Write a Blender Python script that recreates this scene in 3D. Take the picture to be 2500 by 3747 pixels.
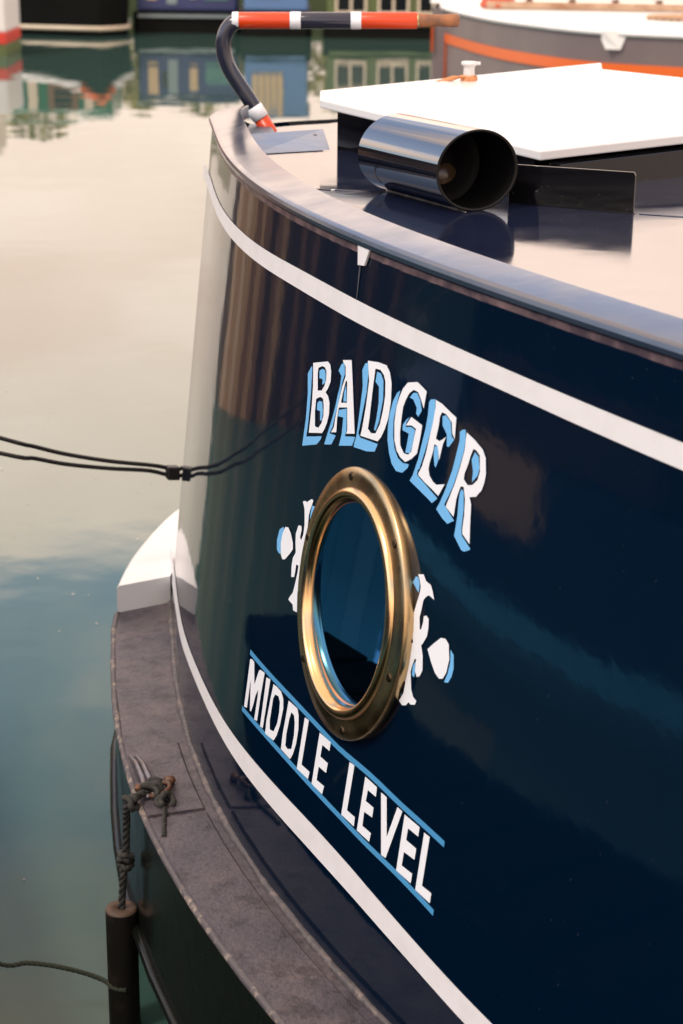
import bpy, bmesh, math, random
from mathutils import Vector, Matrix
from mathutils.geometry import tessellate_polygon
random.seed(7)
S = bpy.context.scene
COL = S.collection
for o in list(bpy.data.objects):
    bpy.data.objects.remove(o)

# ------------------------------------------------------------------ camera
PITCH, ROLL = math.radians(18.5026), math.radians(0.65)
cam = bpy.data.objects.new('camera', bpy.data.cameras.new('camera'))
COL.objects.link(cam)
cr, sr, cp, sp = math.cos(ROLL), math.sin(ROLL), math.cos(PITCH), math.sin(PITCH)
cam.matrix_world = Matrix(((cr, -sr, 0, 0),
                           (sr*sp, cr*sp, -cp, 0),
                           (sr*cp, cr*cp, sp, 1.4),
                           (0, 0, 0, 1)))
cam.data.sensor_fit = 'VERTICAL'
cam.data.sensor_height = 36
cam.data.lens = 62.26
cam.data.clip_start = 0.02
cam.data.clip_end = 2000
cam.data.dof.use_dof = True
cam.data.dof.focus_distance = 1.95
cam.data.dof.aperture_fstop = 9.5
S.camera = cam

# ------------------------------------------------------------------ sky, sun, exposure
SUN_AZ, SUN_EL = math.radians(-128), math.radians(50)      # azimuth clockwise from +Y
w = bpy.data.worlds.new('World')
S.world = w
w.use_nodes = True
nt = w.node_tree
nt.nodes.clear()
def N(nt, typ, **kw):
    n = nt.nodes.new(typ)
    for k, v in kw.items():
        if k == 'inp':
            for i, x in v.items():
                n.inputs[i].default_value = x
        else:
            setattr(n, k, v)
    return n
def ramp(nt, pts, interp='LINEAR'):
    n = nt.nodes.new('ShaderNodeValToRGB')
    n.color_ramp.interpolation = interp
    e = n.color_ramp.elements
    while len(e) < len(pts):
        e.new(0.5)
    for i, (p, c) in enumerate(pts):
        e[i].position = p
        e[i].color = c if len(c) == 4 else (*c, 1)
    return n
out = N(nt, 'ShaderNodeOutputWorld')
bg = N(nt, 'ShaderNodeBackground', inp={'Strength': 0.14})
sky = N(nt, 'ShaderNodeTexSky', sky_type='NISHITA', sun_disc=False, sun_elevation=SUN_EL, sun_rotation=SUN_AZ,
        air_density=1.2, dust_density=1.2, ozone_density=3.0)
tc = N(nt, 'ShaderNodeTexCoord')
sep = N(nt, 'ShaderNodeSeparateXYZ')
nt.links.new(tc.outputs['Generated'], sep.inputs[0])
# cloud layer: project the direction on a flat ceiling so clouds flatten towards the horizon
den = N(nt, 'ShaderNodeMath', operation='ADD', inp={1: 0.16})
nt.links.new(sep.outputs['Z'], den.inputs[0])
cmb = N(nt, 'ShaderNodeCombineXYZ')
for a_, i_ in (('X', 0), ('Y', 1)):
    d = N(nt, 'ShaderNodeMath', operation='DIVIDE')
    nt.links.new(sep.outputs[a_], d.inputs[0]); nt.links.new(den.outputs[0], d.inputs[1])
    nt.links.new(d.outputs[0], cmb.inputs[i_])
noi = N(nt, 'ShaderNodeTexNoise', inp={'Scale': 1.15, 'Detail': 7.0, 'Roughness': 0.55, 'Distortion': 0.25})
nt.links.new(cmb.outputs[0], noi.inputs['Vector'])
# cloud cover by height above the horizon (a bank low down, a clear belt, broken cloud above)
cov = ramp(nt, [(0.0, (.50,)*3), (0.29, (.46,)*3), (0.355, (.0,)*3)])
nt.links.new(sep.outputs['Z'], cov.inputs[0])
cov_hi = ramp(nt, [(0.44, (.0,)*3), (0.58, (.24,)*3)])
nt.links.new(sep.outputs['Z'], cov_hi.inputs[0])
# the bank lies ahead; low down the sky clears towards the left
clr = N(nt, 'ShaderNodeMapRange', interpolation_type='SMOOTHSTEP', inp={1: -.82, 2: -.52, 3: .10, 4: 1.0})
nt.links.new(sep.outputs['X'], clr.inputs[0])
cov1 = N(nt, 'ShaderNodeMath', operation='MULTIPLY')
nt.links.new(cov.outputs[0], cov1.inputs[0]); nt.links.new(clr.outputs[0], cov1.inputs[1])
cov2 = N(nt, 'ShaderNodeMath', operation='ADD')
nt.links.new(cov1.outputs[0], cov2.inputs[0]); nt.links.new(cov_hi.outputs[0], cov2.inputs[1])
add = N(nt, 'ShaderNodeMath', operation='ADD')
nt.links.new(noi.outputs['Fac'], add.inputs[0]); nt.links.new(cov2.outputs[0], add.inputs[1])
cm = ramp(nt, [(0.50, (.12, .12, .12)), (0.74, (1, 1, 1))], 'EASE')
nt.links.new(add.outputs[0], cm.inputs[0])
CLOUD = 15.0
cc = ramp(nt, [(0.35, (0.90, 0.69, 0.56)), (0.65, (1.0, 0.795, 0.665))])
noi2 = N(nt, 'ShaderNodeTexNoise', inp={'Scale': 2.6, 'Detail': 5.0})
nt.links.new(cmb.outputs[0], noi2.inputs['Vector']); nt.links.new(noi2.outputs['Fac'], cc.inputs[0])
sc = N(nt, 'ShaderNodeVectorMath', operation='SCALE', inp={'Scale': CLOUD})
nt.links.new(cc.outputs[0], sc.inputs[0])
# thin at the foot of the bank, sunlit towards its top, thinner again overhead
lumr = ramp(nt, [(.08, (.40,)*3), (.34, (.93,)*3), (.52, (.50,)*3)])
lum = N(nt, 'ShaderNodeMath', operation='MULTIPLY', inp={1: CLOUD*1.55})
nt.links.new(sep.outputs['Z'], lumr.inputs[0]); nt.links.new(lumr.outputs[0], lum.inputs[0]); nt.links.new(lum.outputs[0], sc.inputs['Scale'])
mix = N(nt, 'ShaderNodeMix', data_type='RGBA')
nt.links.new(cm.outputs[0], mix.inputs['Factor'])
sks = N(nt, 'ShaderNodeVectorMath', operation='SCALE', inp={'Scale': 2.0})      # bright summer haze
nt.links.new(sky.outputs[0], sks.inputs[0])
nt.links.new(sks.outputs[0], mix.inputs[6]); nt.links.new(sc.outputs[0], mix.inputs[7])
nt.links.new(mix.outputs[2], bg.inputs['Color'])
nt.links.new(bg.outputs[0], out.inputs[0])

sl = bpy.data.lights.new('sun', 'SUN')
sl.energy = 1.5; sl.angle = math.radians(10); sl.color = (1.0, 0.92, 0.80)
sun = bpy.data.objects.new('sun', sl); COL.objects.link(sun)
sd = Vector((math.sin(SUN_AZ)*math.cos(SUN_EL), math.cos(SUN_AZ)*math.cos(SUN_EL), math.sin(SUN_EL)))
sun.rotation_euler = sd.to_track_quat('Z', 'Y').to_euler()
S.view_settings.view_transform = 'Standard'
S.view_settings.look = 'None'
S.view_settings.exposure = 0.34
S.view_settings.gamma = 1.0

# ------------------------------------------------------------------ materials
def mat(name, col, rough=0.5, metal=0.0, ior=1.5, spec=None, bump=None, var=None, rvar=None, coat=0.0):
    """procedural Principled material; var=(scale, colour2, lo, hi) noise mottling, bump=(scale, strength, dist), rvar=(scale, r2)"""
    m = bpy.data.materials.new(name); m.use_nodes = True
    t = m.node_tree; b = t.nodes['Principled BSDF']
    b.inputs['Base Color'].default_value = (*col, 1); b.inputs['Roughness'].default_value = rough
    b.inputs['Metallic'].default_value = metal; b.inputs['IOR'].default_value = ior
    if coat:
        b.inputs['Coat Weight'].default_value = coat; b.inputs['Coat Roughness'].default_value = 0.03
    co = N(t, 'ShaderNodeTexCoord').outputs['Object']
    if var:
        n = N(t, 'ShaderNodeTexNoise', inp={'Scale': var[0], 'Detail': 6.0, 'Roughness': .6}); t.links.new(co, n.inputs['Vector'])
        r = ramp(t, [(var[2], col), (var[3], var[1])]); t.links.new(n.outputs['Fac'], r.inputs[0]); t.links.new(r.outputs[0], b.inputs['Base Color'])
    if rvar:
        n = N(t, 'ShaderNodeTexNoise', inp={'Scale': rvar[0], 'Detail': 5.0}); t.links.new(co, n.inputs['Vector'])
        r = ramp(t, [(.4, (rough,)*3), (.7, (rvar[1],)*3)]); t.links.new(n.outputs['Fac'], r.inputs[0]); t.links.new(r.outputs[0], b.inputs['Roughness'])
    if bump:
        n = N(t, 'ShaderNodeTexNoise', inp={'Scale': bump[0], 'Detail': 4.0}); t.links.new(co, n.inputs['Vector'])
        bp = N(t, 'ShaderNodeBump', inp={'Strength': bump[1], 'Distance': bump[2]}); t.links.new(n.outputs['Fac'], bp.inputs['Height'])
        t.links.new(bp.outputs[0], b.inputs['Normal'])
    return m
M = {}
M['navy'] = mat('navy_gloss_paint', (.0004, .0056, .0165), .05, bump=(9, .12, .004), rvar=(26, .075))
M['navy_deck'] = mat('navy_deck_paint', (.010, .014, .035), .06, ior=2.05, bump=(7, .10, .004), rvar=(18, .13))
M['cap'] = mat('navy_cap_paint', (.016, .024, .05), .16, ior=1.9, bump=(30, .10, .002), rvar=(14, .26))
M['hood'] = mat('hood_gloss_paint', (.004, .005, .009), .06, ior=2.5, bump=(14, .06, .002))
M['black'] = mat('black_gloss_paint', (.004, .004, .005), .07, bump=(20, .08, .002))
M['blacking'] = mat('black_bitumen', (.004, .005, .004), .2, ior=1.33, bump=(40, .25, .002), rvar=(9, .38))
M['white'] = mat('white_gloss_paint', (.62, .62, .615), .3, var=(6, (.57, .55, .51), .5, .8))
M['letter_white'] = mat('white_signwriter_paint', (.74, .75, .775), .35)
M['letter_blue'] = mat('blue_signwriter_paint', (.155, .42, .72), .35)
M['line_blue'] = mat('blue_lining_paint', (.06, .25, .47), .35)
M['band'] = mat('cream_band_paint', (.66, .64, .635), .4, var=(35, (.60, .58, .57), .45, .75))
M['red'] = mat('orange_red_paint', (.60, .048, .005), .3)
M['tiller_navy'] = mat('tiller_navy_paint', (.018, .02, .035), .16)
M['wood'] = mat('weathered_ash_handle', (.33, .12, .04), .5, var=(40, (.10, .05, .03), .4, .65), bump=(80, .4, .002))
M['brass'] = mat('aged_brass', (.56, .38, .19), .24, 1.0, var=(14, (.32, .25, .15), .42, .72), rvar=(22, .38), bump=(45, .12, .001))
M['brass_bright'] = mat('polished_brass', (.64, .42, .21), .19, 1.0, rvar=(25, .28))
M['brass_in'] = mat('varnished_liner', (.70, .29, .07), .35, 0.0, var=(20, (.45, .15, .035), .4, .7))
M['screw'] = mat('dull_screw', (.07, .05, .03), .4, 1.0)
M['shelf'] = None
M['rusty_edge'] = mat('chipped_edge_paint', (.07, .06, .064), .6, var=(70, (.25, .20, .16), .52, .66), bump=(90, .6, .003))
M['weld_pale'] = mat('bare_weld', (.16, .14, .13), .45, var=(80, (.34, .29, .25), .5, .7), bump=(160, .8, .003))
M['weld'] = mat('painted_weld', (.06, .052, .054), .5, var=(60, (.16, .125, .11), .5, .7), bump=(120, .8, .003))
M['steel'] = mat('worn_steel', (.20, .19, .21), .4, .8, var=(40, (.14, .11, .10), .45, .7))
M['rust'] = mat('rusty_copper_steel', (.10, .042, .02), .5, .3, var=(50, (.05, .03, .02), .45, .7), bump=(90, .6, .002))
M['rope_dark'] = mat('tarred_rope', (.018, .017, .014), .8, bump=(300, .7, .002), var=(90, (.05, .045, .035), .5, .75))
M['cable'] = mat('black_cable_rubber', (.012, .010, .009), .45)
M['fender'] = mat('dark_rubber_fender', (.007, .006, .005), .5, ior=1.22, var=(20, (.03, .022, .016), .5, .75), bump=(60, .3, .002))
M['fender_top'] = mat('rusty_fender_top', (.075, .042, .025), .7, var=(60, (.05, .03, .02), .4, .7), bump=(90, .5, .002))
M['interior'] = mat('dark_cabin_wood', (.09, .030, .010), .5, var=(8, (.03, .012, .006), .4, .7))
M['orange_rope'] = mat('faded_orange_rope', (.60, .26, .11), .8, bump=(200, .6, .002))

def shelf_mat():
    m = mat('worn_grey_deck_paint', (.15, .125, .135), .5)
    t = m.node_tree; b = t.nodes['Principled BSDF']
    co = N(t, 'ShaderNodeTexCoord').outputs['Object']
    n1 = N(t, 'ShaderNodeTexNoise', inp={'Scale': 9.0, 'Detail': 8.0, 'Roughness': .65})
    n2 = N(t, 'ShaderNodeTexNoise', inp={'Scale': 170.0, 'Detail': 4.0, 'Roughness': .7})
    n3 = N(t, 'ShaderNodeTexNoise', inp={'Scale': 38.0, 'Detail': 5.0, 'Roughness': .6})
    for n in (n1, n2, n3): t.links.new(co, n.inputs['Vector'])
    r1 = ramp(t, [(.33, (.044, .038, .052)), (.52, (.070, .058, .070)), (.72, (.098, .078, .080))]); t.links.new(n1.outputs['Fac'], r1.inputs[0])
    r2 = ramp(t, [(.34, (.62,)*3), (.50, (1,)*3), (.68, (1.2, 1.17, 1.1))]); t.links.new(n2.outputs['Fac'], r2.inputs[0])
    r3 = ramp(t, [(.36, (.45, .42, .45)), (.50, (1,)*3)]); t.links.new(n3.outputs['Fac'], r3.inputs[0])
    mx = N(t, 'ShaderNodeMix', data_type='RGBA', blend_type='MULTIPLY', inp={0: 1.0})
    t.links.new(r1.outputs[0], mx.inputs[6]); t.links.new(r2.outputs[0], mx.inputs[7])
    mx2 = N(t, 'ShaderNodeMix', data_type='RGBA', blend_type='MULTIPLY', inp={0: .8})
    t.links.new(mx.outputs[2], mx2.inputs[6]); t.links.new(r3.outputs[0], mx2.inputs[7])
    t.links.new(mx2.outputs[2], b.inputs['Base Color'])
    bp = N(t, 'ShaderNodeBump', inp={'Strength': .7, 'Distance': .002}); t.links.new(n2.outputs['Fac'], bp.inputs['Height'])
    bp2 = N(t, 'ShaderNodeBump', inp={'Strength': .5, 'Distance': .003}); t.links.new(n3.outputs['Fac'], bp2.inputs['Height']); t.links.new(bp.outputs[0], bp2.inputs['Normal'])
    t.links.new(bp2.outputs[0], b.inputs['Normal'])
    return m
M['shelf'] = shelf_mat()
def dust(m, col, sc_=330, lo=.70, hi=.76):
    t = m.node_tree; b = t.nodes['Principled BSDF']; co = N(t, 'ShaderNodeTexCoord').outputs['Object']
    n = N(t, 'ShaderNodeTexNoise', inp={'Scale': sc_, 'Detail': 1.0}); t.links.new(co, n.inputs['Vector'])
    r = ramp(t, [(lo, b.inputs['Base Color'].default_value[:]), (hi, col)]); t.links.new(n.outputs['Fac'], r.inputs[0]); t.links.new(r.outputs[0], b.inputs['Base Color'])
dust(M['navy'], (.022, .026, .034), 300, .765, .81); dust(M['navy_deck'], (.06, .058, .06), 210, .73, .80); dust(M['black'], (.028, .026, .024), 260, .74, .80)

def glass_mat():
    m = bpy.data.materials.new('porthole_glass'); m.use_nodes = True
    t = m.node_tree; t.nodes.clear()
    o = N(t, 'ShaderNodeOutputMaterial'); g = N(t, 'ShaderNodeBsdfGlossy', inp={'Roughness': .01, 'Color': (.07, .30, .80, 1)})  # blue of the reflection is put into the gloss colour
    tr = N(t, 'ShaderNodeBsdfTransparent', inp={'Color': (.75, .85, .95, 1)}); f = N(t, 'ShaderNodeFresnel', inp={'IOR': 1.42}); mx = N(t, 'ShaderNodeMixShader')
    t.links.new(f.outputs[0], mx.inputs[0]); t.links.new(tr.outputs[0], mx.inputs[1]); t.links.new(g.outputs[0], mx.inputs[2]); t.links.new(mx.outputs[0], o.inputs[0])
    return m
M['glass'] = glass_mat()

def water_mat():
    m = mat('canal_water', (.035, .076, .066), .012, ior=1.33)
    t = m.node_tree; b = t.nodes['Principled BSDF']
    co = N(t, 'ShaderNodeTexCoord').outputs['Object']
    prev = None
    for sc_, st, di in ((.7, .10, .06), (3.2, .10, .014), (15.0, .05, .003)):
        n = N(t, 'ShaderNodeTexNoise', inp={'Scale': sc_, 'Detail': 2.0, 'Roughness': .45}); t.links.new(co, n.inputs['Vector'])
        bp = N(t, 'ShaderNodeBump', inp={'Strength': st, 'Distance': di}); t.links.new(n.outputs['Fac'], bp.inputs['Height'])
        if prev: t.links.new(prev, bp.inputs['Normal'])
        prev = bp.outputs[0]
    t.links.new(prev, b.inputs['Normal'])
    return m
M['water'] = water_mat()

# ------------------------------------------------------------------ helpers
def obj(name, verts, faces, m, parent=None, smooth=False, fmats=None, mats=None):
    me = bpy.data.meshes.new(name)
    me.from_pydata([tuple(v) for v in verts], [], faces)
    for x in (mats or [m]): me.materials.append(x)
    if fmats:
        for p, i in zip(me.polygons, fmats): p.material_index = i
    if smooth:
        for p in me.polygons: p.use_smooth = True
    me.update()
    o = bpy.data.objects.new(name, me); COL.objects.link(o)
    if parent:
        o.parent = parent
        o.matrix_parent_inverse = parent.matrix_world.inverted()
    return o
def fixn(o):
    bm = bmesh.new(); bm.from_mesh(o.data); bmesh.ops.recalc_face_normals(bm, faces=bm.faces); bm.to_mesh(o.data); bm.free(); return o
def bevel(o, wd, seg=2):
    bm = bmesh.new(); bm.from_mesh(o.data)
    bmesh.ops.remove_doubles(bm, verts=bm.verts, dist=1e-6)
    bmesh.ops.recalc_face_normals(bm, faces=bm.faces)
    es = [e for e in bm.edges if len(e.link_faces) == 2 and e.calc_face_angle(0) > .5]
    bmesh.ops.bevel(bm, geom=es, offset=wd, segments=seg, affect='EDGES', profile=.5)
    bm.to_mesh(o.data); bm.free()
    return o
def empty(name, loc, label=None, cat=None, group=None):
    o = bpy.data.objects.new(name, None); COL.objects.link(o); o.location = loc; o.empty_display_size = .1
    o.matrix_world = Matrix.Translation(loc)
    if label: tag(o, label, cat, group)
    return o
def tag(o, label, cat, group=None):
    o['label'] = label; o['category'] = cat
    if group: o['group'] = group
    return o
def frames(path):
    """parallel transport frames along a polyline"""
    path = [Vector(p) for p in path]; n = len(path); T = []
    for i in range(n):
        a = path[max(i-1, 0)]; b_ = path[min(i+1, n-1)]; T.append((b_-a).normalized())
    u = T[0].orthogonal().normalized(); fr = []
    for i in range(n):
        u = (u - T[i]*u.dot(T[i])).normalized(); fr.append((path[i], T[i], u, T[i].cross(u)))
    return fr
def tube_geo(path, r, seg=12, caps=True):
    fr = frames(path); V = []; F = []
    rr = r if hasattr(r, '__len__') else [r]*len(fr)
    for i, (p, t, u, v) in enumerate(fr):
        for k in range(seg):
            a = 2*math.pi*k/seg; V.append(p+(u*math.cos(a)+v*math.sin(a))*rr[i])
    for i in range(len(fr)-1):
        for k in range(seg):
            a = i*seg+k; b_ = i*seg+(k+1) % seg; F.append((a, b_, b_+seg, a+seg))
    if caps:
        F.append(tuple(range(seg))[::-1]); F.append(tuple(range((len(fr)-1)*seg, len(fr)*seg)))
    return V, F
def tube(name, path, r, m, parent=None, seg=12, caps=True):
    V, F = tube_geo(path, r, seg, caps)
    return obj(name, V, F, m, parent, True)
def joinprism(parts):
    V = []; F = []
    for v, f in parts:
        o_ = len(V); V += list(v); F += [tuple(i+o_ for i in q) for q in f]
    return V, F
def box_geo(c, ax, ay, az):
    c, ax, ay, az = map(Vector, (c, ax, ay, az))
    V = [c+ax*i+ay*j+az*k for i in (-1, 1) for j in (-1, 1) for k in (-1, 1)]
    return V, [(0, 1, 3, 2), (4, 6, 7, 5), (0, 4, 5, 1), (2, 3, 7, 6), (0, 2, 6, 4), (1, 5, 7, 3)]
def box(name, c, ax, ay, az, m, parent=None, bev=0):
    V, F = box_geo(c, ax, ay, az); o = fixn(obj(name, V, F, m, parent))
    if bev: bevel(o, bev)
    return o
def prism(name, poly, z0, z1, m, parent=None, bev=0):
    n = len(poly)
    V = [Vector((x, y, z1)) for x, y in poly]+[Vector((x, y, z0)) for x, y in poly]
    F = [tuple(range(n)), tuple(range(2*n-1, n-1, -1))]+[(i, i+n, (i+1) % n+n, (i+1) % n) for i in range(n)]
    o = fixn(obj(name, V, F, m, parent))
    if bev: bevel(o, bev)
    return o
def lathe(name, c, axis, up, prof, m, parent=None, seg=64, closed=False, sx=1.0):
    """prof: (radius, height along axis)"""
    c = Vector(c); a = Vector(axis).normalized(); u = Vector(up); u = (u-a*u.dot(a)).normalized(); v = a.cross(u); V = []; F = []
    for r, h in prof:
        for k in range(seg):
            t = 2*math.pi*k/seg; V.append(c+a*h+(u*math.cos(t)+v*math.sin(t)*sx)*r)
    n = len(prof)
    for i in range(n-1+(1 if closed else 0)):
        for k in range(seg):
            j = (i+1) % n; k2 = (k+1) % seg; F.append((i*seg+k, i*seg+k2, j*seg+k2, j*seg+k))
    return fixn(obj(name, V, F, m, parent, True))
def autosmooth(o, ang=.6):
    me = o.data
    for p in me.polygons: p.use_smooth = True
    bm = bmesh.new(); bm.from_mesh(me)
    for e in bm.edges:
        e.smooth = not (len(e.link_faces) == 2 and e.calc_face_angle(0) > ang)
    bm.to_mesh(me); bm.free(); return o
def smoothstep(x): x = max(0., min(1., x)); return x*x*(3-2*x)
def crom(pts, n=8):
    pts = [Vector(p) for p in pts]; out = []
    for i in range(len(pts)-1):
        p0 = pts[max(i-1, 0)]; p1 = pts[i]; p2 = pts[i+1]; p3 = pts[min(i+2, len(pts)-1)]
        for k in range(n):
            t = k/n
            out.append(.5*((2*p1)+(p2-p0)*t+(2*p0-5*p1+4*p2-p3)*t*t+(3*p1-p0-3*p2+p3)*t**3))
    out.append(pts[-1]); return out

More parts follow.
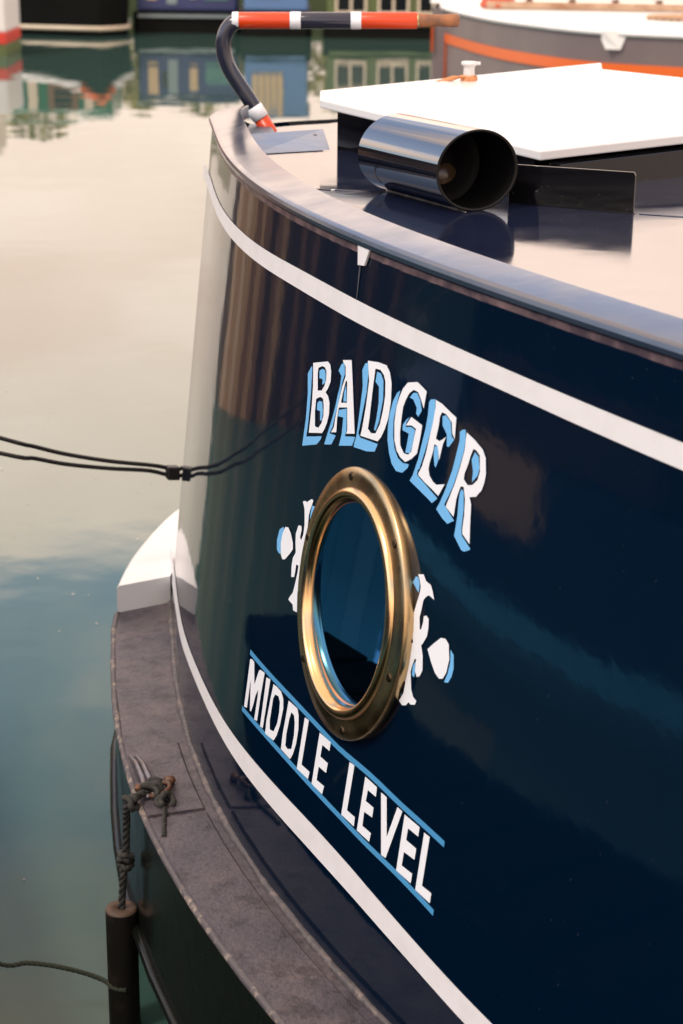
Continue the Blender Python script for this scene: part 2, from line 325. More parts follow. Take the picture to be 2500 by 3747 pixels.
# ------------------------------------------------------------------ signwriting outlines on the hull (q along, t down)
NAME=[[[[1.8333,0.1988],[1.8165,0.1919],[1.7984,0.1847],[1.7927,0.1872],[1.789,0.1955],[1.788,0.2092],[1.7927,0.2207],[1.7968,0.2275],[1.7903,0.2303],[1.7854,0.2382],[1.7841,0.2527],[1.7867,0.2671],[1.7915,0.2788],[1.7957,0.2848],[1.8265,0.2967],[1.8264,0.2865],[1.8261,0.2573],[1.8278,0.2309]],[[[1.8195,0.2011],[1.8111,0.1955],[1.8042,0.1948],[1.7997,0.1985],[1.7985,0.2095],[1.8006,0.2191],[1.8059,0.2282],[1.8155,0.2318],[1.8195,0.21]],[[1.8172,0.2441],[1.808,0.2379],[1.801,0.2379],[1.798,0.2466],[1.7963,0.2602],[1.7988,0.2719],[1.8049,0.2811],[1.8134,0.2822],[1.817,0.2628]]],[[[1.8452,0.2183],[1.8369,0.2045],[1.8353,0.2067],[1.8323,0.2416],[1.8314,0.2775],[1.8321,0.2961],[1.8329,0.3051],[1.7964,0.2898],[1.7978,0.2948],[1.806,0.3054],[1.8409,0.3217],[1.8403,0.3113],[1.8385,0.2803],[1.8402,0.2445]],[[1.8173,0.2043],[1.8104,0.1992],[1.8035,0.199],[1.8011,0.2078],[1.8012,0.2158],[1.8073,0.2207],[1.8079,0.2129],[1.8155,0.2144]],[[1.8146,0.2494],[1.81,0.2445],[1.8032,0.2432],[1.7996,0.2543],[1.7995,0.2677],[1.8037,0.2703],[1.806,0.2577],[1.8137,0.2589]]]],[[[1.7665,0.1715],[1.7483,0.1652],[1.742,0.1907],[1.7266,0.2577],[1.7438,0.2647],[1.7419,0.2597],[1.7469,0.2296],[1.7645,0.2364],[1.7655,0.2508],[1.7642,0.2709],[1.7757,0.2756],[1.7706,0.2669],[1.7694,0.2532],[1.7669,0.2347],[1.7618,0.2066],[1.757,0.1902],[1.7591,0.178],[1.7647,0.1739]],[[[1.7554,0.1956],[1.7525,0.1963],[1.7486,0.2237],[1.7609,0.2284],[1.7591,0.2143]]],[[[1.7658,0.1752],[1.7624,0.1774],[1.76,0.1887],[1.7635,0.2011],[1.7654,0.2184],[1.7685,0.2379],[1.7721,0.2542],[1.7742,0.2674],[1.7796,0.2785],[1.7654,0.2763],[1.7729,0.2917],[1.7888,0.2983],[1.7837,0.2801],[1.7782,0.2611],[1.7732,0.2397],[1.7705,0.222],[1.7674,0.2069],[1.7669,0.1937],[1.7742,0.1885],[1.7694,0.179]],[[1.7575,0.2119],[1.7551,0.2015],[1.7505,0.2228],[1.7573,0.2253]],[[1.7646,0.2399],[1.7486,0.232],[1.7444,0.2608],[1.7464,0.2694],[1.7257,0.2618],[1.7299,0.2757],[1.7566,0.2868],[1.7534,0.2687],[1.7537,0.2462],[1.7652,0.2489]]]],[[[1.7163,0.1548],[1.6963,0.1499],[1.6811,0.1487],[1.6743,0.1553],[1.6691,0.1682],[1.6669,0.1921],[1.6682,0.2133],[1.6721,0.229],[1.6771,0.242],[1.6823,0.25],[1.7151,0.2558],[1.7132,0.2439],[1.7106,0.2131],[1.7099,0.179]],[[[1.7007,0.1598],[1.6914,0.1581],[1.6843,0.1622],[1.6802,0.1698],[1.6779,0.188],[1.6789,0.2075],[1.6817,0.2271],[1.6878,0.2417],[1.6957,0.2445],[1.7024,0.2412],[1.7017,0.2265],[1.7015,0.1927],[1.7012,0.1758]]],[[[1.7159,0.1572],[1.7135,0.1719],[1.7132,0.1971],[1.7164,0.2238],[1.7186,0.2418],[1.7204,0.2545],[1.7159,0.2587],[1.6823,0.2538],[1.6864,0.2657],[1.7013,0.2715],[1.7266,0.2761],[1.7258,0.2688],[1.7235,0.2592],[1.7224,0.2261],[1.7216,0.1918],[1.7258,0.1704],[1.7217,0.1605]],[[1.6978,0.1629],[1.6906,0.1628],[1.6848,0.1698],[1.6817,0.1936],[1.6846,0.224],[1.6889,0.2383],[1.6918,0.2387],[1.6897,0.2218],[1.6889,0.2005],[1.6914,0.1806],[1.6987,0.1766]]]],[[[1.6421,0.1568],[1.6266,0.1506],[1.6169,0.1542],[1.6109,0.1568],[1.6126,0.1792],[1.6157,0.1741],[1.6194,0.1684],[1.6243,0.1623],[1.6318,0.1624],[1.6379,0.1691],[1.6423,0.179],[1.6455,0.1901],[1.646,0.2022],[1.6458,0.224],[1.6429,0.2393],[1.6358,0.2464],[1.6288,0.2453],[1.6243,0.2397],[1.6222,0.2189],[1.6209,0.2084],[1.6286,0.2071],[1.6376,0.2106],[1.6302,0.1968],[1.6118,0.2003],[1.6125,0.2149],[1.6148,0.2375],[1.6225,0.2481],[1.6319,0.2562],[1.6406,0.254],[1.6482,0.248],[1.6537,0.2364],[1.657,0.2147],[1.6565,0.1935],[1.6532,0.1794],[1.649,0.167]],[],[[[1.6538,0.1715],[1.6552,0.1784],[1.6577,0.1939],[1.6597,0.2131],[1.6573,0.2333],[1.6527,0.2471],[1.6451,0.2568],[1.6362,0.2594],[1.6265,0.2571],[1.6275,0.2621],[1.6355,0.272],[1.6461,0.2743],[1.6545,0.2682],[1.6613,0.2562],[1.6661,0.2415],[1.6679,0.2256],[1.6676,0.207],[1.6641,0.1891],[1.6591,0.1771]],[[1.6371,0.1743],[1.6323,0.1666],[1.6263,0.1643],[1.6201,0.1714],[1.6158,0.1831],[1.6203,0.1929],[1.6242,0.19],[1.6241,0.1828],[1.6311,0.1747]],[[1.6335,0.1981],[1.6381,0.2072],[1.6384,0.2132],[1.6289,0.2094],[1.6228,0.211],[1.6238,0.2241],[1.6247,0.2335],[1.6268,0.2426],[1.6342,0.2448],[1.6331,0.2325],[1.6321,0.2193],[1.6429,0.2191],[1.6433,0.212],[1.6386,0.2038]]]],[[[1.5958,0.1617],[1.5859,0.1627],[1.5758,0.1666],[1.5632,0.1712],[1.562,0.1977],[1.5665,0.1917],[1.5687,0.1795],[1.5781,0.1728],[1.5845,0.1727],[1.5868,0.1788],[1.5871,0.1913],[1.5891,0.208],[1.5835,0.2088],[1.5788,0.2046],[1.5747,0.1999],[1.5779,0.2105],[1.5794,0.2225],[1.5807,0.232],[1.5834,0.2207],[1.5858,0.2155],[1.5901,0.2155],[1.5912,0.2267],[1.5941,0.2413],[1.5947,0.2491],[1.5919,0.2565],[1.5858,0.2617],[1.5804,0.2632],[1.5685,0.2572],[1.5757,0.2754],[1.5871,0.2712],[1.5982,0.2679],[1.6083,0.2637],[1.6094,0.262],[1.6052,0.2508],[1.6015,0.2333],[1.5992,0.2139],[1.5961,0.1896],[1.595,0.1706]],[],[[[1.6042,0.1644],[1.5972,0.1613],[1.5957,0.1771],[1.5972,0.1953],[1.5998,0.2097],[1.6041,0.2321],[1.6093,0.256],[1.6111,0.2569],[1.6119,0.2642],[1.5772,0.2793],[1.5801,0.2835],[1.5845,0.2888],[1.5897,0.2865],[1.6221,0.2764],[1.6183,0.2674],[1.6126,0.2438],[1.6106,0.2276],[1.6069,0.2028],[1.6057,0.1845],[1.6063,0.1688]],[[1.5838,0.1776],[1.5789,0.1744],[1.5713,0.1797],[1.5673,0.1964],[1.5633,0.1991],[1.5695,0.2104],[1.5726,0.2109],[1.5746,0.1968],[1.5822,0.1884]],[[1.5905,0.2201],[1.5879,0.2159],[1.5846,0.2177],[1.5822,0.2317],[1.585,0.2436],[1.5869,0.2417],[1.5902,0.2298]]]],[[[1.5466,0.1827],[1.5354,0.1867],[1.5227,0.1937],[1.5174,0.2017],[1.5144,0.2203],[1.5151,0.2315],[1.5175,0.2422],[1.5237,0.2527],[1.5322,0.2569],[1.5287,0.2647],[1.5271,0.2849],[1.5244,0.3124],[1.5354,0.3051],[1.5365,0.3],[1.5362,0.2822],[1.5378,0.262],[1.5417,0.2483],[1.5456,0.2494],[1.548,0.2582],[1.5496,0.2674],[1.5502,0.2804],[1.5504,0.2904],[1.563,0.2835],[1.5626,0.2805],[1.5593,0.269],[1.5539,0.2482],[1.5497,0.2267],[1.5464,0.2044]],[[[1.5346,0.198],[1.5306,0.1984],[1.5254,0.2024],[1.5225,0.2204],[1.5243,0.2322],[1.5301,0.241],[1.5368,0.244],[1.5426,0.2396],[1.5428,0.2327],[1.5394,0.2195],[1.537,0.206]]],[[[1.5566,0.1864],[1.5535,0.1824],[1.549,0.1805],[1.5474,0.1916],[1.5478,0.2057],[1.5512,0.2273],[1.556,0.2512],[1.5611,0.2677],[1.5662,0.2821],[1.5498,0.2951],[1.5586,0.3032],[1.5666,0.3002],[1.577,0.2929],[1.5726,0.2815],[1.5669,0.2625],[1.5607,0.2357],[1.5571,0.2089],[1.5556,0.1964]],[[1.5329,0.2015],[1.5274,0.2046],[1.524,0.2176],[1.5257,0.228],[1.532,0.2384],[1.5324,0.2247],[1.5361,0.2125]],[[1.5448,0.2525],[1.5412,0.2551],[1.5386,0.2764],[1.5384,0.3009],[1.5366,0.3078],[1.5233,0.3175],[1.5238,0.3195],[1.5309,0.3252],[1.5349,0.3255],[1.5472,0.3131],[1.5467,0.305],[1.546,0.2869],[1.5468,0.2696],[1.5467,0.259]]]]]
FLOUR=[[[[1.8235,0.3967],[1.8178,0.3929],[1.8136,0.393],[1.8089,0.3885],[1.803,0.3834],[1.7989,0.3839],[1.8014,0.3921],[1.8041,0.3997],[1.806,0.4084],[1.8058,0.4249],[1.8049,0.4372],[1.8064,0.4523],[1.8125,0.4681],[1.813,0.4772],[1.811,0.4842],[1.8121,0.5017],[1.8136,0.5171],[1.814,0.5303],[1.8106,0.5571],[1.8203,0.5591],[1.8231,0.5516],[1.8351,0.5507],[1.8319,0.544],[1.8255,0.5348],[1.8219,0.5182],[1.8191,0.5021],[1.8184,0.4904],[1.8241,0.4909],[1.8249,0.5019],[1.8261,0.5114],[1.8335,0.5153],[1.8355,0.5008],[1.8344,0.4864],[1.8284,0.4752],[1.8316,0.4622],[1.8332,0.4493],[1.8287,0.4347],[1.8213,0.4316],[1.8197,0.4364],[1.8216,0.4493],[1.8183,0.4517],[1.8145,0.4419],[1.8139,0.4256],[1.8177,0.4052]],[[[1.8014,0.3925],[1.7944,0.3904],[1.7943,0.4021],[1.8037,0.4136],[1.8034,0.4025]]]],[[[1.8623,0.4528],[1.8543,0.4498],[1.8465,0.4542],[1.8383,0.4656],[1.8367,0.4745],[1.8431,0.4842],[1.8542,0.4984],[1.8614,0.5024],[1.8671,0.4979],[1.8704,0.4813],[1.8685,0.4664]],[[[1.8786,0.4647],[1.8689,0.4559],[1.8661,0.4579],[1.8696,0.4686],[1.8718,0.482],[1.8688,0.4971],[1.8733,0.4993],[1.8804,0.4971],[1.8832,0.4835]]]],[[[1.5915,0.3855],[1.5834,0.3813],[1.5782,0.3878],[1.5709,0.3887],[1.5673,0.3948],[1.5635,0.4047],[1.5674,0.4036],[1.5722,0.403],[1.5763,0.4076],[1.5792,0.414],[1.5803,0.4267],[1.5817,0.4371],[1.5794,0.4529],[1.5773,0.4509],[1.5755,0.4401],[1.5756,0.4329],[1.5722,0.4298],[1.5681,0.432],[1.567,0.4434],[1.5677,0.4551],[1.5725,0.4676],[1.5744,0.4712],[1.5703,0.4834],[1.5683,0.501],[1.5712,0.5109],[1.5756,0.5144],[1.5788,0.5089],[1.5798,0.498],[1.5791,0.4927],[1.5815,0.4933],[1.584,0.503],[1.5856,0.513],[1.5814,0.5353],[1.5774,0.5427],[1.5717,0.545],[1.5733,0.551],[1.5796,0.5549],[1.5832,0.5538],[1.5868,0.5603],[1.5923,0.5637],[1.5983,0.5608],[1.5926,0.5472],[1.5916,0.5332],[1.5949,0.507],[1.5939,0.489],[1.5871,0.4744],[1.5899,0.4621],[1.5924,0.4447],[1.5887,0.4223],[1.5861,0.4096],[1.5853,0.3987],[1.589,0.3894]],[[[1.5988,0.4002],[1.5952,0.3903],[1.5915,0.3891],[1.5879,0.3969],[1.5882,0.4084],[1.5966,0.4015]],[[1.5944,0.5282],[1.5927,0.533],[1.5967,0.5539],[1.6017,0.5553],[1.6027,0.5442]],[[1.5838,0.5045],[1.5814,0.4973],[1.5792,0.5092],[1.5799,0.5178],[1.5838,0.5169]]]],[[[1.5476,0.4457],[1.5408,0.4429],[1.5357,0.4472],[1.5323,0.465],[1.5342,0.4837],[1.5381,0.4941],[1.5432,0.4972],[1.5501,0.4933],[1.5571,0.4837],[1.5646,0.4703],[1.5569,0.4586]],[[[1.5327,0.4526],[1.5277,0.4568],[1.5255,0.4729],[1.5269,0.4849],[1.5308,0.4953],[1.5363,0.4978],[1.5327,0.4844],[1.531,0.4682]]]]]
TOWN=[[[[1.9275,0.6976],[1.9197,0.6941],[1.9135,0.6949],[1.9062,0.7272],[1.8964,0.6985],[1.8926,0.6947],[1.8789,0.6916],[1.8836,0.7282],[1.8874,0.7756],[1.8964,0.7786],[1.8927,0.7383],[1.8931,0.7275],[1.8992,0.7402],[1.9042,0.7611],[1.9087,0.7735],[1.9122,0.7741],[1.916,0.7506],[1.9188,0.7265],[1.9201,0.7374],[1.9228,0.7762],[1.9325,0.7801],[1.93,0.7434]],[]],[[[1.8728,0.6948],[1.8609,0.6913],[1.8688,0.7752],[1.877,0.7777]],[]],[[[1.8513,0.6931],[1.8408,0.6909],[1.8291,0.6913],[1.822,0.6986],[1.8196,0.7121],[1.8237,0.7416],[1.8296,0.7617],[1.8361,0.7741],[1.8607,0.7788],[1.8606,0.7577],[1.8555,0.7195]],[[[1.8441,0.7048],[1.8348,0.7023],[1.8299,0.7078],[1.8289,0.7234],[1.8311,0.7431],[1.8386,0.761],[1.849,0.7645],[1.8514,0.7518],[1.8484,0.714]]]],[[[1.8084,0.6923],[1.7857,0.6906],[1.7813,0.6983],[1.7785,0.7176],[1.7804,0.742],[1.7855,0.7625],[1.7906,0.7734],[1.8151,0.7737],[1.8147,0.7497],[1.8103,0.7126]],[[[1.799,0.7049],[1.7919,0.7051],[1.7887,0.7136],[1.787,0.7337],[1.79,0.7569],[1.7987,0.7628],[1.8052,0.7617],[1.8057,0.7438],[1.8022,0.717]]]],[[[1.7669,0.6923],[1.7574,0.6908],[1.7633,0.7634],[1.7442,0.7618],[1.7461,0.7742],[1.7729,0.7763]],[]],[[[1.732,0.693],[1.7077,0.6918],[1.7084,0.7055],[1.7238,0.7065],[1.7253,0.7251],[1.7091,0.7244],[1.7103,0.7401],[1.7265,0.7414],[1.7277,0.7629],[1.7115,0.761],[1.7137,0.775],[1.7373,0.7754]],[]],[[[1.6685,0.6949],[1.6591,0.6935],[1.6634,0.7634],[1.6482,0.7625],[1.6483,0.7765],[1.673,0.7766]],[]],[[[1.6382,0.6956],[1.6169,0.6961],[1.6169,0.7102],[1.6312,0.7104],[1.6328,0.7275],[1.6185,0.7271],[1.6191,0.7418],[1.6333,0.7438],[1.6337,0.7647],[1.618,0.7641],[1.6194,0.7778],[1.6424,0.7778]],[]],[[[1.6093,0.6983],[1.5995,0.6983],[1.5921,0.7503],[1.5809,0.699],[1.5727,0.6995],[1.59,0.7792],[1.5976,0.7806]],[]],[[[1.5688,0.7009],[1.5447,0.7013],[1.5452,0.7148],[1.5613,0.7151],[1.562,0.7321],[1.5458,0.7322],[1.5465,0.7486],[1.5632,0.7501],[1.5641,0.7702],[1.5473,0.7689],[1.5477,0.7832],[1.5716,0.783]],[]],[[[1.5374,0.7033],[1.5288,0.7031],[1.5313,0.7735],[1.517,0.7728],[1.5173,0.7873],[1.5401,0.7863]],[]]]
LINES=[[[1.9309,0.6879],[1.8788,0.6864],[1.8043,0.6849],[1.7391,0.6868],[1.693,0.6901],[1.6309,0.6884],[1.578,0.6927],[1.5415,0.6948],[1.5081,0.698]],[[1.9394,0.7873],[1.8686,0.7817],[1.7879,0.7791],[1.6961,0.7809],[1.6308,0.7847],[1.5774,0.7869],[1.5389,0.7912],[1.5111,0.7959]]]
# ================================================================== SETTING
wat = obj('water', [(-400, -400, 0), (400, -400, 0), (400, 400, 0), (-400, 400, 0)], [(0, 1, 2, 3)], M['water'])
wat['kind'] = 'structure'
bed = obj('canal_bed', [(-400, -400, -1.6), (400, -400, -1.6), (400, 400, -1.6), (-400, 400, -1.6)], [(0, 1, 2, 3)], mat('mud', (.05, .045, .03), .9))
bed['kind'] = 'structure'

# ================================================================== THE BLUE BOAT
# plan curve of the gunwale, measured in metres; q = distance ahead of the camera
KP = (-0.126374, 0.006593, 0.29963, -0.377209, -0.043053)
def gx(q):
    x = 0
    for k in KP: x = x*(q-1.9)+k if False else x*(q-1.9)+k
    return x
def gslope(q, h=1e-4): return (gx(q+h)-gx(q-h))/(2*h)
ZB, DB, DS = 0.35, 0.077, 0.168
def zgun(q): return 1.4-0.302+0.02*(q-1.5)
def hullP(q, t, off=0.):
    s = gslope(q); L = math.hypot(1, s); n = (-1/L, s/L)
    o = DB*t+off
    return Vector((gx(q)+n[0]*o, q+n[1]*o, zgun(q)*(1-t)+ZB*t))
def hullN(q, t):
    a = hullP(q+.002, t)-hullP(q-.002, t); b_ = hullP(q, t+.01)-hullP(q, t-.01)
    n = a.cross(b_).normalized()
    return n if n.x < 0 else -n
# full gunwale line: bow extension, measured part, stern nose, far side
GL = []           # (x, y, zdrop)
Q0, Q1 = 1.20, 2.66
hd = math.atan(gslope(Q0)); p = Vector((gx(Q0), Q0)); ext = []
for i in range(26):
    hd -= .035*(.86**i); st = .05*(1.13**i)
    p = p-Vector((math.sin(hd), math.cos(hd)))*st; ext.append((p.x, p.y, 0))
GL += ext[::-1]
nq = 120
for i in range(nq+1):
    q = Q0+(Q1-Q0)*i/nq; GL.append((gx(q), q, 0))
hd = math.atan(gslope(Q1)); p = Vector((gx(Q1), Q1)); trn = 0
NOSE0 = len(GL)
for i in range(22):
    hd += math.radians(2.9); p = p+Vector((math.sin(hd), math.cos(hd)))*.0125; trn += 1
    GL.append((p.x, p.y, .034*smoothstep((i-7)/8)))
NOSE1 = len(GL)
for i in range(30):
    hd += math.radians(2.9); p = p+Vector((math.sin(hd), math.cos(hd)))*(.04*1.06**i); GL.append((p.x, p.y, .034))
def line_frame(i):
    a = Vector(GL[max(i-1, 0)][:2]); b_ = Vector(GL[min(i+1, len(GL)-1)][:2]); d = (b_-a).normalized()
    return d, Vector((-d.y, d.x))          # tangent, outward normal (left of travel)
def zg_at(i): return min(zgun(GL[i][1]), 1.126)-GL[i][2] if GL[i][1] > 1.0 else zgun(1.0)
def GP(i, off, z): 
    d, n = line_frame(i); return Vector((GL[i][0]+n.x*off, GL[i][1]+n.y*off, z))
boat = empty('narrowboat', (0.3, 2.0, 0), 'glossy dark blue canal boat lettered BADGER with brass porthole, filling the foreground', 'boat')
NL = len(GL)
# --- upper hull side
V = []; F = []; TS = [i/60 for i in range(61)]
# opening for the porthole
PQ, PT = 1.6955, .4819
PC = hullP(PQ, PT); PN = hullN(PQ, PT)
PT_ = (hullP(PQ+.002, PT)-hullP(PQ-.002, PT)).normalized(); PU = PN.cross(PT_).normalized()
if PU.z < 0: PU = -PU
HN0 = PN.copy(); hn, tn = math.radians(-114.6), math.radians(7.4)      # the ring sits on a slightly wedged packing
PN = Vector((math.sin(hn)*math.cos(tn), math.cos(hn)*math.cos(tn), math.sin(tn)))
PT_ = Vector((0, 0, 1)).cross(PN).normalized(); PU = PN.cross(PT_).normalized()
if PT_.y < 0: PT_ = -PT_
if PU.z < 0: PU = -PU
PC = PC+PN*.004
PS = .875
for i in range(NL):
    for t in TS:
        V.append(GP(i, DB*t, zg_at(i)*(1-t)+ZB*t))
nt_ = len(TS)
for i in range(NL-1):
    for k in range(nt_-1): F.append((i*nt_+k, (i+1)*nt_+k, (i+1)*nt_+k+1, i*nt_+k+1))
hull = fixn(obj('hull_side', V, F, M['navy'], boat, True))
bm = bmesh.new(); bm.from_mesh(hull.data)
def inring(f):
    c = f.calc_center_median()-PC; return abs(c.dot(PN)) < .06 and math.hypot(c.dot(PT_), c.dot(PU)) < .112
bmesh.ops.delete(bm, geom=[f for f in bm.faces if inring(f)], context='FACES')
bm.to_mesh(hull.data); bm.free()

# --- gunwale cap: flat bar tilted outwards with a rounded outer lip
CI = NOSE0+7
V = []; F = []
prof = [(-.040, .0058), (-.0388, .0075), (-.0375, .0074), (-.0005, .0013), (.0012, .0010), (.0050, -.0012), (.0062, -.005), (.0052, -.0095), (.001, -.0120)]
prof = [(-.040, -.012)]+prof
for i in range(CI+1):
    for o_, dz in prof: V.append(GP(i, o_, zg_at(i)+dz+(0.0 if i < NOSE0 else 0)))
npf = len(prof)
for i in range(CI):
    for k in range(npf-1): F.append((i*npf+k, (i+1)*npf+k, (i+1)*npf+k+1, i*npf+k+1))
F.append(tuple(CI*npf+k for k in range(npf)))
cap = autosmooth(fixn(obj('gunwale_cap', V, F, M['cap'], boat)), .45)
# chipped paint line under the lip
V = []; F = []
rr = random.Random(3)
for i in range(CI+1):
    hgt = .009+.006*rr.random()
    for o_, dz in ((.0012, -.0121), (.0014, -.012-hgt)): V.append(GP(i, o_+.0006, zg_at(i)+dz))
for i in range(CI): F.append((2*i, 2*i+2, 2*i+3, 2*i+1))
obj('cap_weld', V, F, mat('worn_lip_paint', (.05, .035, .045), .35, var=(45, (.17, .11, .11), .42, .68)), boat, True)

# --- deck
DZ = 1.090
inner = [GP(i, -.0385, DZ) for i in range(0, NOSE1+1)]
far = [GP(i, -.02, DZ) for i in range(NOSE1+1, NL)]
poly = inner+far
V = poly; tris = tessellate_polygon([V])
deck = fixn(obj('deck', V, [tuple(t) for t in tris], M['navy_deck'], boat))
# thin raised seams where deck plates are welded
for a_, b_ in (((-.055, 2.16), (.035, 2.135)), ((.33, 1.99), (.50, 1.93))):
    tube('deck_seam', [(a_[0], a_[1], DZ), ((a_[0]+b_[0])/2, (a_[1]+b_[1])/2, DZ+.0004), (b_[0], b_[1], DZ)], .0010, M['navy_deck'], boat, 6)
# aft plate, pitched up towards the stern
V = [(-.128, 2.475, DZ+.001), (-.022, 2.535, DZ+.001), (-.0335, 2.655, 1.1065), (-.160, 2.565, 1.1065),
     (-.160, 2.565, 1.06), (-.0335, 2.655, 1.06)]
obj('aft_plate', V, [(0, 1, 2, 3), (3, 2, 5, 4)], M['cap'], boat)
for x, y in ((-.045, 2.615),):
    lathe('rivet', (x, y, 1.1015), (0, -.2, 1), (1, 0, 0), [(.003, 0), (.003, .0012), (.0001, .0016)], M['weld'], boat, 10)
# stern gusset beside the rudder stock
prism('stern_gusset', [(-.150, 2.81), (-.118, 2.80), (-.100, 2.66), (-.135, 2.62), (-.152, 2.70)], 1.075, 1.0965, mat('gusset_paint', (.06, .09, .13), .45), boat, .002)
for q in (2.44, 2.32):
    p = hullP(q, 0, -.041); lathe('drain_hole', (p.x, p.y, DZ+.018), (.95, -.3, 0), (0, 0, 1), [(.0001, .001), (.0045, .001), (.005, -.002)], M['black'], boat, 10)

# --- painted bands
def strip(name, top, bot, m, n=70, off=.0007):
    def interp(tab, q):
        tab = sorted(tab)
        if q <= tab[0][0]: return tab[0][1]
        for (a, ta), (b_, tb) in zip(tab, tab[1:]):
            if q <= b_: return ta+(tb-ta)*(q-a)/(b_-a)
        return tab[-1][1]
    V = []; F = []
    ql = min(min(q for q, t in top), min(q for q, t in bot))-.15; qh = max(max(q for q, t in top), max(q for q, t in bot))+.14
    for i in range(n+1):
        q = ql+(qh-ql)*i/n
        # smooth the measured tables
        tt = sum(interp(top, q+d) for d in (-.06, -.03, 0, .03, .06))/5; tb = sum(interp(bot, q+d) for d in (-.06, -.03, 0, .03, .06))/5
        V += [hullP(q, tt, off), hullP(q, tb, off)]
    for i in range(n): F.append((2*i, 2*i+2, 2*i+3, 2*i+1))
    return fixn(obj(name, V, F, m, boat, True))
UT = [(2.6, .1015), (2.31, .0968), (2.07, .091), (1.865, .0830), (1.71, .0861), (1.543, .0896), (1.374, .0950), (1.2, .0985)]
UB = [(2.6, .128), (2.36, .1229), (2.094, .1178), (1.88, .1110), (1.706, .1150), (1.54, .1150), (1.37, .1225), (1.2, .1265)]
LT = [(2.62, .915), (2.4224, .8895), (2.3187, .8753), (2.2171, .8603), (2.1349, .853), (2.0329, .8508), (1.9678, .8475), (1.8117, .835), (1.6983, .830), (1.6043, .841), (1.55, .852), (1.4, .875)]
LB = [(2.62, .955), (2.504, .9325), (2.3837, .9176), (2.2621, .8944), (2.1578, .8815), (2.078, .8800), (1.96, .8815), (1.8045, .8735), (1.6919, .8700), (1.5838, .8794), (1.4, .91)]
strip('upper_white_band', UT, UB, M['band'])
strip('lower_white_band', LT, LB, M['band'])

# --- signwriting
def decal(name, loops, m, parent, off):
    V = []; 
    for l in loops: V += [hullP(q, t, off) for q, t in l]
    flat = [[Vector((q*1.0, t*.75, 0)) for q, t in l] for l in loops]
    tris = tessellate_polygon(flat)
    o = fixn(obj(name, V, [tuple(t) for t in tris], m, parent))
    n = o.data.polygons[0].normal if len(o.data.polygons) else None
    return o
for k, (wh, holes, blues) in enumerate(NAME):
    lt = decal('name_letter', [wh]+holes, M['letter_white'], boat, .0011)
    for bl in blues: decal('letter_shade', [bl], M['letter_blue'], lt, .0006)
for wh, blues in FLOUR:
    ft = decal('painted_flourish', [wh], M['letter_white'], boat, .0011)
    for bl in blues: decal('flourish_shade', [bl], M['letter_blue'], ft, .0006)
for wh, holes in TOWN:
    decal('town_letter', [wh]+holes, M['letter_white'], boat, .0011)
for ln in LINES:
    pts = crom([(q, t, 0) for q, t in ln], 4); V = []; F = []
    for i, p in enumerate(pts):
        V += [hullP(p.x, p.y-.0042, .0008), hullP(p.x, p.y+.0042, .0008)]
    for i in range(len(pts)-1): F.append((2*i, 2*i+2, 2*i+3, 2*i+1))
    fixn(obj('lettering_line', V, F, M['line_blue'], boat))

# --- scupper under the cap with its drip stain
sc_ = [(1.7560, .014), (1.7325, .014), (1.7392, .0360), (1.7522, .0385)]
V = [hullP(q, t, .0012) for q, t in sc_]+[hullP(q, t, .0035) for q, t in sc_]
o = obj('scupper', V, [(4, 5, 6, 7), (0, 1, 5, 4), (1, 2, 6, 5), (2, 3, 7, 6), (3, 0, 4, 7)], M['band'], boat); fixn(o)
V = [hullP(q, t, .0009) for q, t in ((1.7535, .040), (1.7505, .040), (1.7512, .084), (1.7525, .084))]
obj('drip_stain', V, [(0, 1, 2, 3)], mat('drip_stain', (.06, .06, .075), .4), boat)

# --- porthole
RF = .1411
port = lathe('porthole', PC, PN, PU, [(.1250, -.020), (RF-.0015, -.014), (RF, .0010), (RF-.0014, .0028), (RF-.012, .0036), (.1235, .0038), (.1200, .0046)], M['brass'], boat, 96, sx=PS)
lathe('porthole_rim', PC, PN, PU, [(.1200, .0040), (.1192, .0070), (.1165, .0093), (.1130, .0100), (.1098, .0090), (.1080, .0068), (.1072, .0045), (.1066, .0040), (.1058, .0018), (.1052, .0005), (.1048, -.0030)], M['brass_bright'], port, 96, sx=PS)
lathe('porthole_liner', PC, PN, PU, [(.1048, -.0030), (.1048, -.014), (.1030, -.02), (.1015, -.022), (.1005, -.075)], M['brass_in'], port, 96, sx=PS)
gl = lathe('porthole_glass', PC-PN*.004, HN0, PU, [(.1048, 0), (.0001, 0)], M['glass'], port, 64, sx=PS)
for k in range(6):
    a = math.radians(-14+60*k); d = PU*math.cos(a)+(-PT_)*math.sin(a)*PS
    c = PC+d*.1310+PN*.0034
    s_ = lathe('screw', c, PN, PU, [(.0046, -.001), (.0046, .0006), (.0038, .0014), (.0012, .0010), (.0001, .0009)], M['screw'], port, 14)
# cabin seen through the porthole: wooden lining box
V = [PC+PT_*a*.2+PU*b_*.2-PN*.0755 for a, b_ in ((-1, -1), (1, -1), (1, 1), (-1, 1))]+[PC+PT_*a*.2+PU*b_*.2-PN*.16 for a, b_ in ((-1, -1), (1, -1), (1, 1), (-1, 1))]
obj('cabin_lining', V, [(0, 1, 5, 4), (1, 2, 6, 5), (2, 3, 7, 6), (3, 0, 4, 7), (4, 5, 6, 7)], M['interior'], boat)

